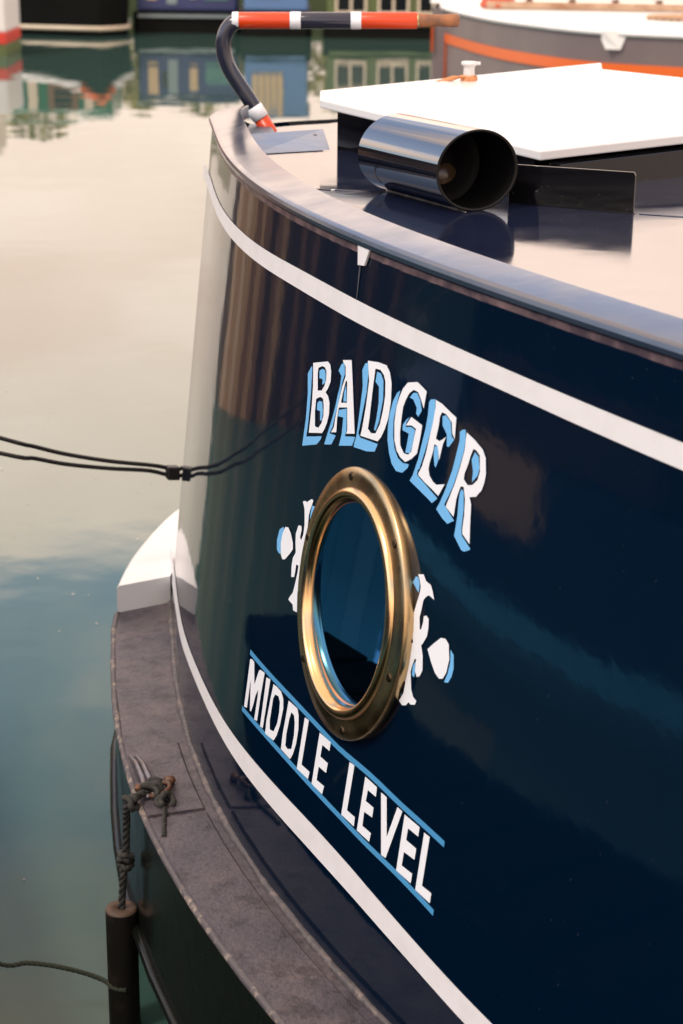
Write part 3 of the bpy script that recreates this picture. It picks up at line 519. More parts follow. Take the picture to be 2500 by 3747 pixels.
# --- counter shelf and lower hull
SL = [GP(i, DS, ZB) for i in range(NOSE0-3)]
tail = crom([(-.3545, 2.62, ZB), (-.3515, 2.69, ZB), (-.346, 2.76, ZB), (-.334, 2.84, ZB), (-.318, 2.925, ZB), (-.295, 3.015, ZB), (-.25, 3.11, ZB), (-.17, 3.2, ZB), (-.05, 3.26, ZB), (.12, 3.27, ZB), (.4, 3.19, ZB), (.75, 2.95, ZB), (1.2, 2.5, ZB)], 5)
SL = [p for p in SL if p.y < 2.585]+tail
def resample(pts, n):
    L = [0]
    for a, b_ in zip(pts, pts[1:]): L.append(L[-1]+(b_-a).length)
    out = []; j = 0
    for i in range(n):
        d = L[-1]*i/(n-1)
        while j < len(L)-2 and L[j+1] < d: j += 1
        f = (d-L[j])/(L[j+1]-L[j]); out.append(pts[j].lerp(pts[j+1], f))
    return out
BL = [GP(i, DB+.0005, ZB) for i in range(NL)]
# split both lines at the white block so the paint edge runs square across the shelf
iS = min(range(len(SL)), key=lambda i: (SL[i]-Vector((-.355, 2.616, ZB))).length)
iB = min(range(len(BL)), key=lambda i: (BL[i]-Vector((-.277, 2.673, ZB))).length)
def ring(name, A, B, n, m, z=0, sm=False):
    A = resample(A, n); B = resample(B, n); V = []; F = []; mid = 5
    for a, b_ in zip(A, B):
        for k in range(mid+1): V.append(a.lerp(b_, k/mid)+Vector((0, 0, z)))
    for i in range(n-1):
        for k in range(mid): F.append((i*(mid+1)+k, (i+1)*(mid+1)+k, (i+1)*(mid+1)+k+1, i*(mid+1)+k+1))
    return fixn(obj(name, V, F, m, boat, sm))
ring('counter_shelf', SL[:iS+1], BL[:iB+1], 70, M['shelf'])
# worn lip along the outer edge and the weld bead along the hull
tube('shelf_lip', [v+Vector((0, 0, -.003)) for v in resample(SL[:iS+1], 160)], [.0042+.0012*random.random() for _ in range(160)], M['rusty_edge'], boat, 8)
wb = resample(BL[:iB+1], 260)
tube('shelf_weld', [v+Vector((random.uniform(-.0006, .0006), 0, .001+random.uniform(-.0006, .0008))) for v in wb], [.0052+random.uniform(-.0012, .0014) for _ in wb], M['weld'], boat, 8)
# doubler plates on the shelf
def shelf_pt(q, f, z):  # f 0 at hull, 1 at outer edge
    a = hullP(q, 1); s = gslope(q); L = math.hypot(1, s); return Vector((a.x-(DS-DB)*f/L, a.y+s*(DS-DB)*f/L, ZB+z))
for q0, q1 in ((1.28, 1.985), (1.995, 2.17)):
    n = 24; V = []; F = []
    for i in range(n+1):
        q = q0+(q1-q0)*i/n
        V += [shelf_pt(q, .20, .0035), shelf_pt(q, .97, .0035), shelf_pt(q, .99, .0005), shelf_pt(q, .17, .0005)]
    for i in range(n):
        a = 4*i; F += [(a, a+4, a+5, a+1), (a+1, a+5, a+6, a+2), (a+3, a+7, a+4, a)]
    F += [(0, 1, 2, 3), (4*n+3, 4*n+2, 4*n+1, 4*n)]
    fixn(obj('tread_plate', V, F, M['shelf'], boat))
# white stern block
WZ = .045
Aw = resample(SL[iS:], 60); Bw = resample(BL[iB:], 60)
V = []; F = []
for a, b_ in zip(Aw, Bw):
    V += [a+Vector((0, 0, -.02)), a+Vector((0, 0, WZ-.004)), a.lerp(b_, .04)+Vector((0, 0, WZ)), b_+Vector((0, 0, WZ))]
for i in range(59):
    for k in range(3): F.append((4*i+k, 4*i+4+k, 4*i+5+k, 4*i+k+1))
V += [Bw[0]+Vector((0, 0, -.02))]; F.append((0, 1, 2, 3, len(V)-1))
wb_ = fixn(obj('white_stern_block', V, F, M['white'], boat))
V = []; F = []
for i in range(iB+9, iB+34):
    f = (i-iB+1)/25
    V += [GP(i, DB*(1)+.002, ZB+.001), GP(i, DB*(.90)+.002, ZB+.056)]
for i in range(24): F.append((2*i, 2*i+2, 2*i+3, 2*i+1))
fixn(obj('white_stern_skirt', V, F, M['white'], boat, True))
# counter side, chine, swim below the water
V = []; F = []; sec = [(0, -.004), (0, -.19), (.004, -.20), (-.0, -.206), (-.05, -.27), (-.25, -.6)]
SLr = resample(SL, 120)
for i, p in enumerate(SLr):
    a = SLr[max(i-1, 0)]; b_ = SLr[min(i+1, 119)]; d = (b_-a).normalized(); n = Vector((-d.y, d.x, 0))
    for o_, dz in sec: V.append(p+n*o_+Vector((0, 0, dz)))
ns = len(sec)
for i in range(119):
    for k in range(ns-1): F.append((i*ns+k, (i+1)*ns+k, (i+1)*ns+k+1, i*ns+k+1))
autosmooth(fixn(obj('lower_hull', V, F, M['blacking'], boat)), .5)
ch = []
for i, p in enumerate(SLr):
    a = SLr[max(i-1, 0)]; b_ = SLr[min(i+1, 119)]; d = (b_-a).normalized(); n = Vector((-d.y, d.x, 0)); ch.append(p+n*.004+Vector((0, 0, -.20)))
tube('chine_bar', ch, .0075, M['blacking'], boat, 8)

# --- hatch and its coaming
def hz_at(x, y): return 1.1326+((x-.2355)*-.00632+(y-2.17)*.05586)/.9984
def slab(name, poly, th, m, dz=0., bev=0, zf=None):
    n = len(poly)
    V = [Vector((x, y, hz_at(x, y)+dz)) for x, y in poly]+[Vector((x, y, (hz_at(x, y)+dz-th) if zf is None else zf)) for x, y in poly]
    o = fixn(obj(name, V, [tuple(range(n)), tuple(range(2*n-1, n-1, -1))]+[(i, i+n, (i+1) % n+n, (i+1) % n) for i in range(n)], m, boat))
    if bev: bevel(o, bev)
    return o
HC = [(.2355, 2.170), (-.0370, 2.545), (-.0378, 2.628), (.4179, 2.990), (.409, 2.912), (.5242, 2.8295), (1.05, 2.98), (1.15, 2.79)]
slab('hatch_lid', HC, .012, M['white'], .0045, .002)
slab('hatch_coaming', [(.235, 2.225), (-.012, 2.550), (-.012, 2.61), (.40, 2.90), (.52, 2.79), (1.02, 2.93), (1.08, 2.80)], 0, M['black'], -.0077, 0, DZ-.002)
slab('hatch_rail', [(.262, 2.185), (.2505, 2.199), (1.10, 2.775), (1.11, 2.76)], 0, M['black'], -.014, .001, DZ-.001)

# --- hooded tube on deck with its splash plate
ta = Vector((-.47, .883, 0)).normalized(); tb = Vector((.883, .47, 0)); mc = Vector((.1475, 1.997, DZ+.0455)); RT = .0455
seg = 64; V = []; F = []
def tpt(r, a, l, sx=1.18): 
    # mouth cut slightly oblique
    return mc+tb*(r*sx*math.sin(a))+Vector((0, 0, r*math.cos(a)))+ta*l
rows = [(RT, .182), (RT, .0), (RT-.0016, -.0004), (RT-.0030, .0004), (RT-.0032, .12)]
for r, l in rows:
    for k in range(seg): V.append(tpt(r, 2*math.pi*k/seg, l))
for i in range(len(rows)-1):
    for k in range(seg): F.append((i*seg+k, i*seg+(k+1) % seg, (i+1)*seg+(k+1) % seg, (i+1)*seg+k))
F.append(tuple(range(seg)))
hmats = [0]*seg+[1]*(3*seg)+[0]
hood = autosmooth(fixn(obj('lamp_hood', V, F, M['hood'], boat, fmats=hmats, mats=[M['hood'], mat('hood_inside', (.004, .004, .004), .45, ior=1.3)])), .7)
lathe('lamp_reflector', mc+ta*.075, -ta, (0, 0, 1), [(.0425, .012), (.034, .010), (.033, .004), (.026, .001), (.025, -.010), (.014, -.018), (.0001, -.020)], mat('lamp_insides', (.005, .004, .004), .65, ior=1.2, bump=(30, .3, .002)), hood, 48)
lathe('reflection_disc', mc+ta*.088+Vector((.010, 0, -.018)), -ta, (0, 0, 1), [(.016, 0), (.012, .004), (.0001, .006)], mat('brown_reflection', (.05, .028, .014), .3, var=(60, (.12, .08, .05), .45, .7)), hood, 24)  # brown disc painted in for the reflection low inside the tube
pa, pb = Vector((.1905, 2.066, DZ)), Vector((.3238, 1.991, DZ)); pd = (pb-pa).normalized(); pn = Vector((pd.y, -pd.x, 0))
poly = [(0, 0), (1, 0), (1, .043), (.988, .0465), (0, .0445)]
L_ = (pb-pa).length; V = []
for s_ in (-.0016, .0016): V += [pa+pd*(x*L_)+pn*s_+Vector((0, 0, z)) for x, z in poly]
n = len(poly)
bevel(fixn(obj('splash_plate', V, [tuple(range(n)), tuple(range(2*n-1, n-1, -1))]+[(i, i+n, (i+1) % n+n, (i+1) % n) for i in range(n)], M['black'], boat)), .0006)
def bead(name, a, b_, n, r, parent):
    pts = [a.lerp(b_, i/n)+Vector((random.uniform(-.0006, .0006), random.uniform(-.0006, .0006), random.uniform(0, .0006))) for i in range(n+1)]
    return tube(name, pts, [r*random.uniform(.5, 1.5) for _ in pts], M['weld_pale'], parent, 6)
bead('weld_bead', pa-pn*.0022, pb-pn*.0022, 60, .0011, boat)
bead('weld_bead', mc-Vector((0, 0, .046))-tb*.013+ta*.0, mc-Vector((0, 0, .046))-tb*.013+ta*.182, 50, .0012, boat)
bead('weld_bead', Vector((.1905, 2.066, DZ)), Vector((.1905, 2.066, DZ+.044)), 24, .0010, boat)

# --- tiller
TY = 2.78
til = empty('tiller', (-.1257, TY, 1.09)); til.parent = boat; til.matrix_parent_inverse = boat.matrix_world.inverted()
SW = [(-.0990, TY, 1.055), (-.1257, TY, 1.1004), (-.1358, TY, 1.1155), (-.1504, TY, 1.1383), (-.1669, TY, 1.1622), (-.1788, TY, 1.1816), (-.1859, TY, 1.2009), (-.1877, TY, 1.2189), (-.1835, TY, 1.2356), (-.1748, TY, 1.2472), (-.1642, TY, 1.2524), (-.1563, TY, 1.2531)]
sw = crom(SW, 6)
def bysx(i0, i1): return sw[i0:i1+1]
RT_ = .0118
tube('swan_neck', bysx(12, len(sw)-1), RT_, M['tiller_navy'], til, 20)
tube('painted_band', [Vector((-.1365, TY, 1.1166))+Vector((-.5, 0, .79))*d for d in (-.011, -.010, .010, .011)], [RT_+.0002, RT_+.0012, RT_+.0012, RT_+.0002], M['letter_white'], til, 20)
tube('painted_band', [Vector((-.098, TY, 1.055)), Vector((-.1305, TY, 1.1075))], RT_+.0002, M['red'], til, 20)
def bz(x): return 1.2530+(x+.1636)*.0111
def seg_(x0, x1, r, m, nm='painted_band'):
    e = .0012; return tube(nm, [(x0, TY, bz(x0)), (x0+e, TY, bz(x0)), (x1-e, TY, bz(x1)), (x1, TY, bz(x1))], [r-.0006, r, r, r-.0006], m, til, 24)
seg_(-.1740, -.1640, .0128, M['letter_white']); seg_(-.1640, -.0865, .0124, M['red']); seg_(-.0865, -.0700, .0130, M['letter_white'])
seg_(-.0700, .0055, .0124, M['tiller_navy']); seg_(.0055, .0215, .0130, M['letter_white']); seg_(.0215, .1060, .0124, M['red'])
hp = [(.106, .0100), (.110, .0106), (.125, .0095), (.14, .0088), (.152, .0094), (.162, .0102), (.168, .0096), (.1705, .006)]
tube('wooden_handle', [(x, TY, bz(x)) for x, r in hp], [r for x, r in hp], M['wood'], til, 20)
tube('handle_ferrule', [(.1055, TY, bz(.1055)), (.1065, TY, bz(.1065)), (.1082, TY, bz(.1082)), (.109, TY, bz(.109))], [.0112, .0118, .0118, .0108], M['brass'], til, 20)
tube('rudder_stock', [(-.0985, TY, 1.056), (-.0985, TY, -.3)], .015, M['blacking'], boat, 16)

SX, SY = .1856, 2.757
hz = hz_at(SX, SY)
# --- small white mooring stud on the hatch, with a frayed orange rope on it
stud = lathe('mooring_stud', (SX, SY, hz-.0005), (0, 0, 1), (1, 0, 0), [(.0098, 0), (.0090, .004), (.0083, .024), (.0092, .0265), (.0120, .0280), (.0124, .0312), (.0110, .0330), (.0001, .0335)], M['white'], boat, 28)
box('stud_arm', (SX+.0126, SY, hz+.0298), (.0045, 0, 0), (0, .004, 0), (0, 0, .0022), M['white'], stud, .0008)
coil = []
for i in range(90):
    a = i*.42; r = .0105+.0012*math.sin(i*1.7); coil.append((SX+r*math.cos(a), SY+r*math.sin(a), hz+.0035+.007*i/90+.0008*math.sin(i*2.1)))
pts = coil+[(SX-.012, SY-.010, hz+.011), (SX-.024, SY-.012, hz+.007), (SX-.040, SY-.008, hz+.003), (SX-.05, SY, hz+.0024)]
rp = empty('orange_rope', (SX, SY, hz), 'short frayed orange rope wound around the small white stud on the hatch', 'rope')
tube('rope_turns', pts, .0021, M['orange_rope'], rp, 7)
tube('rope_tail', [(SX-.012, SY-.01, hz+.010), (SX-.026, SY-.02, hz+.011), (SX-.042, SY-.018, hz+.006), (SX-.055, SY-.012, hz+.003)], [.002, .0018, .0014, .0008], M['orange_rope'], rp, 6)

# --- mooring eye on the shelf edge
eye = empty('mooring_eye', (-.245, 2.03, ZB)); eye.parent = boat; eye.matrix_parent_inverse = boat.matrix_world.inverted()
for dx in (0, .0085):
    tube('steel_prong', [(-.2745+dx, 2.104, ZB+.004), (-.262+dx, 2.070, ZB+.010), (-.248+dx, 2.022, ZB+.013), (-.238+dx, 1.985, ZB+.006)], [.0028, .0038, .0042, .0040], M['steel'], eye, 10)
a_ = []
for k in range(19):
    t = math.pi*2*k/18; a_.append((-.226+.014*math.cos(t), 2.000+.016*math.sin(t), ZB+.010+.004*math.cos(t)))
tube('shackle', a_, .0034, M['rust'], eye, 8)
lathe('shackle_pin', (-.2165, 2.028, ZB+.008), (.9, -.2, .35), (0, 0, 1), [(.0001, -.004), (.006, -.004), (.0072, 0), (.006, .006), (.003, .009), (.0001, .010)], M['rust'], eye, 14)
lathe('shackle_pin', (-.250, 2.004, ZB+.010), (-.8, -.5, .2), (0, 0, 1), [(.0001, -.006), (.005, -.006), (.006, 0), (.005, .005), (.0001, .008)], M['rust'], eye, 12)

# ================================================================== FENDER, ROPES, CABLES
FX, FY, FT = -.2806, 2.02, .1790
fen = empty('fender', (FX, FY, -.45), 'slim dark cylindrical fender with rusty top hanging beside the hull', 'fender')
lathe('fender_body', (FX, FY, FT), (0, 0, 1), (1, 0, 0), [(.0205, -.0035), (.0207, -.006), (.0205, -.30), (.0206, -.62), (.019, -.63), (.0001, -.63)], M['fender'], fen, 40)
lathe('fender_cap', (FX, FY, FT), (0, 0, 1), (1, 0, 0), [(.0001, -.0025), (.0055, -.0025), (.006, -.0005), (.0175, .0), (.0200, -.0012), (.0206, -.0035)], M['fender_top'], fen, 40)
def twisted(name, path, r, m, parent, pitch=.035, n=3, seg=6):
    pts = crom(path, 10); fr = frames(pts); parts = []; L = 0; cum = [0]
    for a, b_ in zip(pts, pts[1:]): cum.append(cum[-1]+(b_-a).length)
    for s_ in range(n):
        pp = []
        for (p, t, u, v), d in zip(fr, cum):
            a = 2*math.pi*(s_/n+d/pitch); pp.append(p+(u*math.cos(a)+v*math.sin(a))*r*.52)
        parts.append(tube_geo(pp, r*.56, seg))
    V, F = joinprism(parts); return obj(name, V, F, m, parent, True)
def knot(name, c, r, rr_, m, parent, turns=2.4, ax=(0, 0, 1), sd=0):
    c = Vector(c); q = Vector((0, 0, 1)).rotation_difference(Vector(ax)); pts = []
    for k in range(int(26*turns)):
        a = 2*math.pi*k/26; v = Vector((math.cos(a)*r*(1+.22*math.cos(1.5*a+sd)), math.sin(a)*r*(1+.2*math.sin(2.5*a+sd)), (k/(26*turns)-.5)*r*1.5+.25*r*math.sin(3*a+sd)))
        pts.append(c+q@v)
    return tube(name, pts, rr_, m, parent, 7)
fr_ = empty('fender_rope', (-.25, 2.0, ZB), 'knotted dark tarred rope tying the fender to the eye on the shelf edge', 'rope')
twisted('rope_run', [(-.238, 1.995, ZB+.010), (-.252, 1.975, ZB+.012), (-.2625, 1.972, ZB+.002), (-.2665, 1.990, ZB-.03), (-.2700, 2.002, ZB-.08), (-.2765, 2.014, ZB-.13), (-.2800, 2.020, FT-.002)], .0050, M['rope_dark'], fr_)
knot('rope_knot', (-.232, 1.995, ZB+.010), .0125, .0042, M['rope_dark'], fr_, 2.8, (.6, .7, .2))
knot('rope_knot', (-.214, 1.972, ZB+.007), .0090, .0040, M['rope_dark'], fr_, 1.7, (.3, -.5, .6), 1.1)
knot('rope_knot', (-.256, 1.972, ZB+.006), .0085, .0040, M['rope_dark'], fr_, 1.8, (.8, .2, .5), 2.)
knot('rope_knot', (-.2703, 2.003, ZB-.088), .0072, .0040, M['rope_dark'], fr_, 2.0, (.1, .1, 1), .5)
knot('rope_knot', (-.2708, 2.004, ZB-.100), .0066, .0038, M['rope_dark'], fr_, 1.6, (.3, .1, 1), 2.5)
twisted('rope_tail', [(-.220, 1.975, ZB+.008), (-.214, 1.955, ZB+.004), (-.212, 1.925, ZB+.004), (-.2085, 1.892, ZB+.004)], .0032, M['rope_dark'], fr_, .02)

rl = empty('waterline_rope', (-.3, 2.02, .07), 'thin dark green rope running from the left edge to the hanging fender', 'rope')
twisted('rope_run', [(-.70, 2.07, .264), (-.60, 2.05, .262), (-.555, 2.04, .225), (-.515, 2.03, .125), (-.4428, 2.02, .0916), (-.4083, 2.02, .0934), (-.3855, 2.02, .0917), (-.357, 2.02, .0861), (-.3286, 2.02, .0778), (-.3047, 2.015, .0709), (-.292, 2.003, .068), (-.275, 1.9985, .0675)], .0033, mat('green_rope', (.012, .018, .009), .8, bump=(300, .6, .002)), rl, .022)
cb = empty('shore_cable', (-.27, 2.72, .55), 'pair of thin black cables joined by a plug, sagging over the water to the stern', 'cable')
C1 = [(-2.6, 2.2, 1.35), (-1.4, 2.40, .98), (-.8, 2.52, .752), (-.5232, 2.6, .6431), (-.475, 2.6249, .6224), (-.4319, 2.6468, .6045), (-.3686, 2.6779, .5844), (-.3033, 2.7091, .5685), (-.2802, 2.72, .561), (-.2634, 2.7278, .5566), (-.235, 2.79, .556), (-.20, 2.86, .565), (-.13, 2.91, .60)]
C2 = [(-2.6, 2.2, 1.28), (-1.4, 2.40, .93), (-.8, 2.52, .712), (-.5244, 2.6, .6187), (-.4759, 2.6249, .6034), (-.4325, 2.6468, .5881), (-.3689, 2.6779, .5722), (-.3102, 2.706, .5606), (-.2804, 2.72, .5493), (-.2637, 2.7278, .5449), (-.235, 2.79, .543), (-.20, 2.86, .55), (-.13, 2.91, .58)]
for C_ in (C1, C2): tube('cable_run', crom(C_, 5), .0036, M['cable'], cb, 8)
box('cable_plug', (-.2725, 2.7225, .5525), (.0098, .0035, -.001), (-.003, .008, 0), (0, 0, .0112), M['cable'], cb, .0025)

# ================================================================== JETTY (the photographer's side)
JH = Vector((-.309, .951, 0)).normalized(); JN = Vector((-JH.y, JH.x, 0))      # along, away from the boat
J0 = Vector((-.425, 1.62, .26))
jet = empty('jetty', (J0.x, J0.y, 0), 'dark timber jetty beside the camera, mirrored in the blue hull', 'jetty')
jw = mat('tarred_jetty_timber', (.005, .0042, .0035), .9, ior=1.12, var=(7, (.003, .0026, .002), .4, .7), bump=(40, .5, .003))
jw.node_tree.nodes['Principled BSDF'].inputs['Specular IOR Level'].default_value = 0.0
pm = None
for i in range(35):
    a = -4.0+i*.15
    c = J0+JH*(a+.07)+JN*.225+Vector((0, 0, -.02))
    if pm is None:
        V, F = box_geo((0, 0, 0), JH*.069, JN*.225, (0, 0, .02)); o = bevel(fixn(obj('plank', V, F, jw, jet)), .004); pm = o.data
        o.matrix_parent_inverse = jet.matrix_world.inverted(); o.location = c
    else:
        o = bpy.data.objects.new('plank', pm); COL.objects.link(o); o.parent = jet; o.matrix_parent_inverse = jet.matrix_world.inverted(); o.location = c
    o.location.z += random.uniform(-.003, .003)
for s_ in (.05, .40):
    c = J0+JH*-1.38+JN*s_+Vector((0, 0, -.115)); box('edge_beam', c, JH*2.6, JN*.03, (0, 0, .072), jw, jet, .005)
for a in (-3.5, -1.6, -.3, .95):
    for s_ in (.225,):
        c = J0+JH*a+JN*s_; tube('post', [(c.x, c.y, -1.6), (c.x, c.y, .2195)], .06, jw, jet, 14)

# ================================================================== BACKGROUND BOATS
def hull_bg(name, port, stbd, h0, h1, m, parent, flare=.06, rows=((0, 0),), zb=-.25):
    """closed hull from two plan lines sharing the stem at index 0; h0 height at the stem, h1 further back"""
    lines = [list(reversed(stbd))+port[1:]][0]
    pts = list(reversed(stbd))+port[1:]
    k0 = len(stbd)-1; V = []; F = []; n = len(pts)
    cx = sum(p[0] for p in pts)/n; cy = sum(p[1] for p in pts)/n
    for i, (x, y) in enumerate(pts):
        f = 1-min(1, abs(i-k0)/3.); h = h1+(h0-h1)*f*f
        d = Vector((x-cx, y-cy)); d.normalize()
        V += [Vector((x-d.x*flare, y-d.y*flare, zb)), Vector((x, y, h*.55)), Vector((x+d.x*flare*.4, y+d.y*flare*.4, h))]
    for i in range(n-1):
        for k in range(2): F.append((3*i+k, 3*i+3+k, 3*i+4+k, 3*i+k+1))
    F.append(tuple(3*i+2 for i in range(n)))
    o = fixn(obj(name, V, F, m, parent))
    return o, pts, V
def rail_bg(name, V, idx, m, parent, r):
    return tube(name, [v+Vector((0, 0, .01)) for v in V], r, m, parent, 8)
def mm(n, c, r=.4): return mat(n, c, r)
cream = mm('cream_boat_paint', (.62, .52, .38), .35); bgreen = mm('green_boat_paint', (.02, .12, .06), .25); bbrown = mm('brown_stained_wood', (.16, .07, .03), .5)
bwhite = mm('white_boat_paint', (.80, .77, .72), .35); borange = mm('orange_boat_paint', (.75, .14, .025), .35); bblack = mat('black_hull_paint', (.005, .005, .004), .6, ior=1.2)
bblue = mm('mid_blue_boat_paint', (.10, .19, .36), .35); bgrey = mm('grey_teal_boat_paint', (.22, .27, .27), .4); bteal = mm('teal_boat_paint', (.08, .20, .17), .35)
bolive = mm('olive_boat_paint', (.10, .13, .04), .4); tan = mm('tan_plank_paint', (.55, .40, .22), .5); wing = mm('dark_window', (.01, .012, .014), .08)
bpurple = mm('purple_blue_paint', (.035, .045, .13), .35); bred = mm('red_boat_paint', (.60, .05, .03), .35)
def quad_panel(name, a, b_, z0, z1, m, parent, off=.012):
    a = Vector((*a, 0)); b_ = Vector((*b_, 0)); d = (b_-a); n = Vector((d.y, -d.x, 0)).normalized()
    if n.y > 0: n = -n
    return box(name, (a+b_)/2+Vector((0, 0, (z0+z1)/2))+n*(off/2+.0015), d/2, n*off/2, (0, 0, (z1-z0)/2), m, parent)
def lerp2(a, b_, f): return (a[0]+(b_[0]-a[0])*f, a[1]+(b_[1]-a[1])*f)

# 1 black boat, bow towards us, at the top left
b1 = empty('moored_boat', (-3.03, 22.5, 0), 'black hulled boat with cream waterline stripe and green cabin at top left', 'boat', 'boats moored across the basin')
port = [(-3.03, 22.50), (-3.30, 22.55), (-3.8, 22.70), (-4.6, 23.0), (-6.2, 23.7)]; stb = [(-3.03, 22.50), (-2.93, 22.62), (-2.80, 22.82), (-2.74, 23.0), (-2.9, 24.4), (-4.6, 25.6)]
h, pts, V = hull_bg('hull', port, stb, .74, .46, bblack, b1)
tube('white_gunwale', [V[3*i+2]+Vector((0, 0, .02)) for i in range(len(pts))], .045, bwhite, b1, 8)
tube('orange_stem_band', [V[3*i+2]+Vector((0, -.01, .03)) for i in range(len(stb)-2, len(stb)+1)], .055, borange, b1, 8)
tube('cream_waterline_stripe', [V[3*i+1]*1+Vector((0, 0, .09-V[3*i+1].z)) for i in range(len(pts))], .030, cream, b1, 8)
a, b_ = (-5.2, 23.55), (-2.98, 23.05)
prism('cabin', [a, b_, (-3.0, 24.3), (-4.9, 25.2)], .42, 1.06, bgreen, b1, .02)
for f0, f1, m_, z0, z1 in ((.30, .36, cream, .5, 1.02), (.50, .555, cream, .5, 1.02), (.62, .80, bbrown, .6, 1.0), (.84, .89, cream, .55, .95), (.12, .17, bwhite, .5, 1.0), (.38, .48, bteal, .55, .98)):
    quad_panel('cabin_panel', lerp2(a, b_, f0), lerp2(a, b_, f1), z0, z1, m_, b1)
quad_panel('window', lerp2(a, b_, .66), lerp2(a, b_, .76), .72, .92, wing, b1, .03)

# 2 grey, 3 blue, 4 olive boats lying across the middle
def cross_boat(x0, x1, y, hz0, cz, mhull, mcab, label, stripe):
    e = empty('moored_boat', ((x0+x1)/2, y, 0), label, 'boat', 'boats moored across the basin')
    poly = [(x0, y), (x0+.06, y-.12), (x1-.06, y-.12+.02), (x1, y), (x1-.04, y+1.8), (x0+.05, y+1.8)]
    prism('hull', poly, -.2, hz0, mhull, e, .02)
    prism('cabin', [(x0+.05, y+.02), (x1-.05, y+.03), (x1-.10, y+1.7), (x0+.1, y+1.7)], hz0+.001, cz, mcab, e, .03)
    prism('roof', [(x0+.02, y-.02), (x1-.02, y-.01), (x1-.06, y+1.74), (x0+.06, y+1.74)], cz+.001, cz+.03, stripe, e, .008)
    box('rubbing_strake', ((x0+x1)/2, y-.135, hz0-.05), ((x1-x0)/2-.08, .008, 0), (0, .012, 0), (0, 0, .018), stripe, e)
    return e, (x0+.05, y+.02), (x1-.05, y+.03)
e, a, b_ = cross_boat(-2.74, -1.36, 23.5, .26, .86, bblack, bpurple, 'low black boat with purple blue cabin between the left boat and tiller', bgrey)
for f0, f1, m_, z0, z1 in ((.10, .20, tan, .40, .78), (.30, .40, bgrey, .35, .8), (.52, .60, tan, .42, .72), (.68, .92, bteal, .40, .62)): quad_panel('cabin_panel', lerp2(a, b_, f0), lerp2(a, b_, f1), z0, z1, m_, e)
quad_panel('window', lerp2(a, b_, .24), lerp2(a, b_, .29), .5, .7, wing, e)
e, a, b_ = cross_boat(-1.34, -.44, 22.95, .30, 1.0, bblack, bblue, 'black boat with mid blue cabin behind the swan neck of the tiller', bblue)
for k in range(5): quad_panel('door_plank', lerp2(a, b_, .12+.10*k), lerp2(a, b_, .12+.10*k+.085), .46, .93-.03*(k % 2), tan, e)
e, a, b_ = cross_boat(-.30, 1.45, 22.85, .22, .70, bblack, bolive, 'black boat with olive cabin and cream window frames behind the striped tiller bar', bolive)
for f0, f1 in ((.06, .30), (.38, .62), (.68, .92)):
    A, B = lerp2(a, b_, f0), lerp2(a, b_, f1); wn = quad_panel('window', A, B, .32, .60, wing, e)
    for z0, z1 in ((.28, .32), (.60, .64)): quad_panel('window_frame', A, B, z0, z1, cream, wn, .03)
    for g0, g1 in ((0, .08), (.46, .54), (.92, 1)): quad_panel('window_frame', lerp2(A, B, g0), lerp2(A, B, g1), .3205, .5995, cream, wn, .028)
# 5 white and red boat at the left edge
e = empty('moored_boat', (-3.6, 19.2, 0), 'white boat end with red band cut off by the left edge', 'boat', 'boats moored across the basin')
prism('hull', [(-3.575, 19.16), (-5.8, 18.9), (-6.2, 20.4), (-3.62, 20.3)], -.2, .115, bolive, e, .01)
prism('red_band', [(-3.570, 19.155), (-5.805, 18.895), (-6.205, 20.405), (-3.615, 20.305)], .116, .235, bred, e, .01)
prism('topside', [(-3.575, 19.16), (-5.8, 18.9), (-6.2, 20.4), (-3.62, 20.3)], .236, .62, bwhite, e, .02)
prism('cabin', [(-3.75, 19.3), (-5.7, 19.1), (-5.9, 20.2), (-3.8, 20.15)], .621, 1.1, cream, e, .03)

# 6 grey-brown boat with an orange stripe on the right
rb = empty('moored_boat', (.52, 9.8, 0), 'grey brown boat with orange stripe and white deck behind the hatch', 'boat')
rhull = mat('grey_brown_hull_paint', (.17, .13, .125), .45, var=(3, (.20, .16, .145), .4, .7))
gl_ = crom([(.525, 9.80, 0), (.64, 9.05, 0), (.7837, 8.4768, 0), (1.052, 7.88, 0), (1.397, 7.608, 0), (2.1, 7.25, 0), (3.2, 6.95, 0)], 6)
V = []; F = []; zs = [-.2, .4, .78, .83, .95]
for p in gl_:
    for z in zs: V.append(Vector((p.x+.02*(.95-z), p.y+.04*(.95-z), z)))
nz = len(zs); fm = []
for i in range(len(gl_)-1):
    for k in range(nz-1): F.append((i*nz+k, (i+1)*nz+k, (i+1)*nz+k+1, i*nz+k+1)); fm.append(0)
hb = fixn(obj('hull', V, F, rhull, rb, True))
V = []; F = []
for p in gl_:
    q = p+Vector((-.006, -.010, 0))
    for z in (.78, .83): V.append(Vector((q.x+.02*(.95-z), q.y+.04*(.95-z), z)))
for i in range(len(gl_)-1): F.append((2*i, 2*i+2, 2*i+3, 2*i+1))
fixn(obj('orange_stripe', V, F, borange, rb, True))
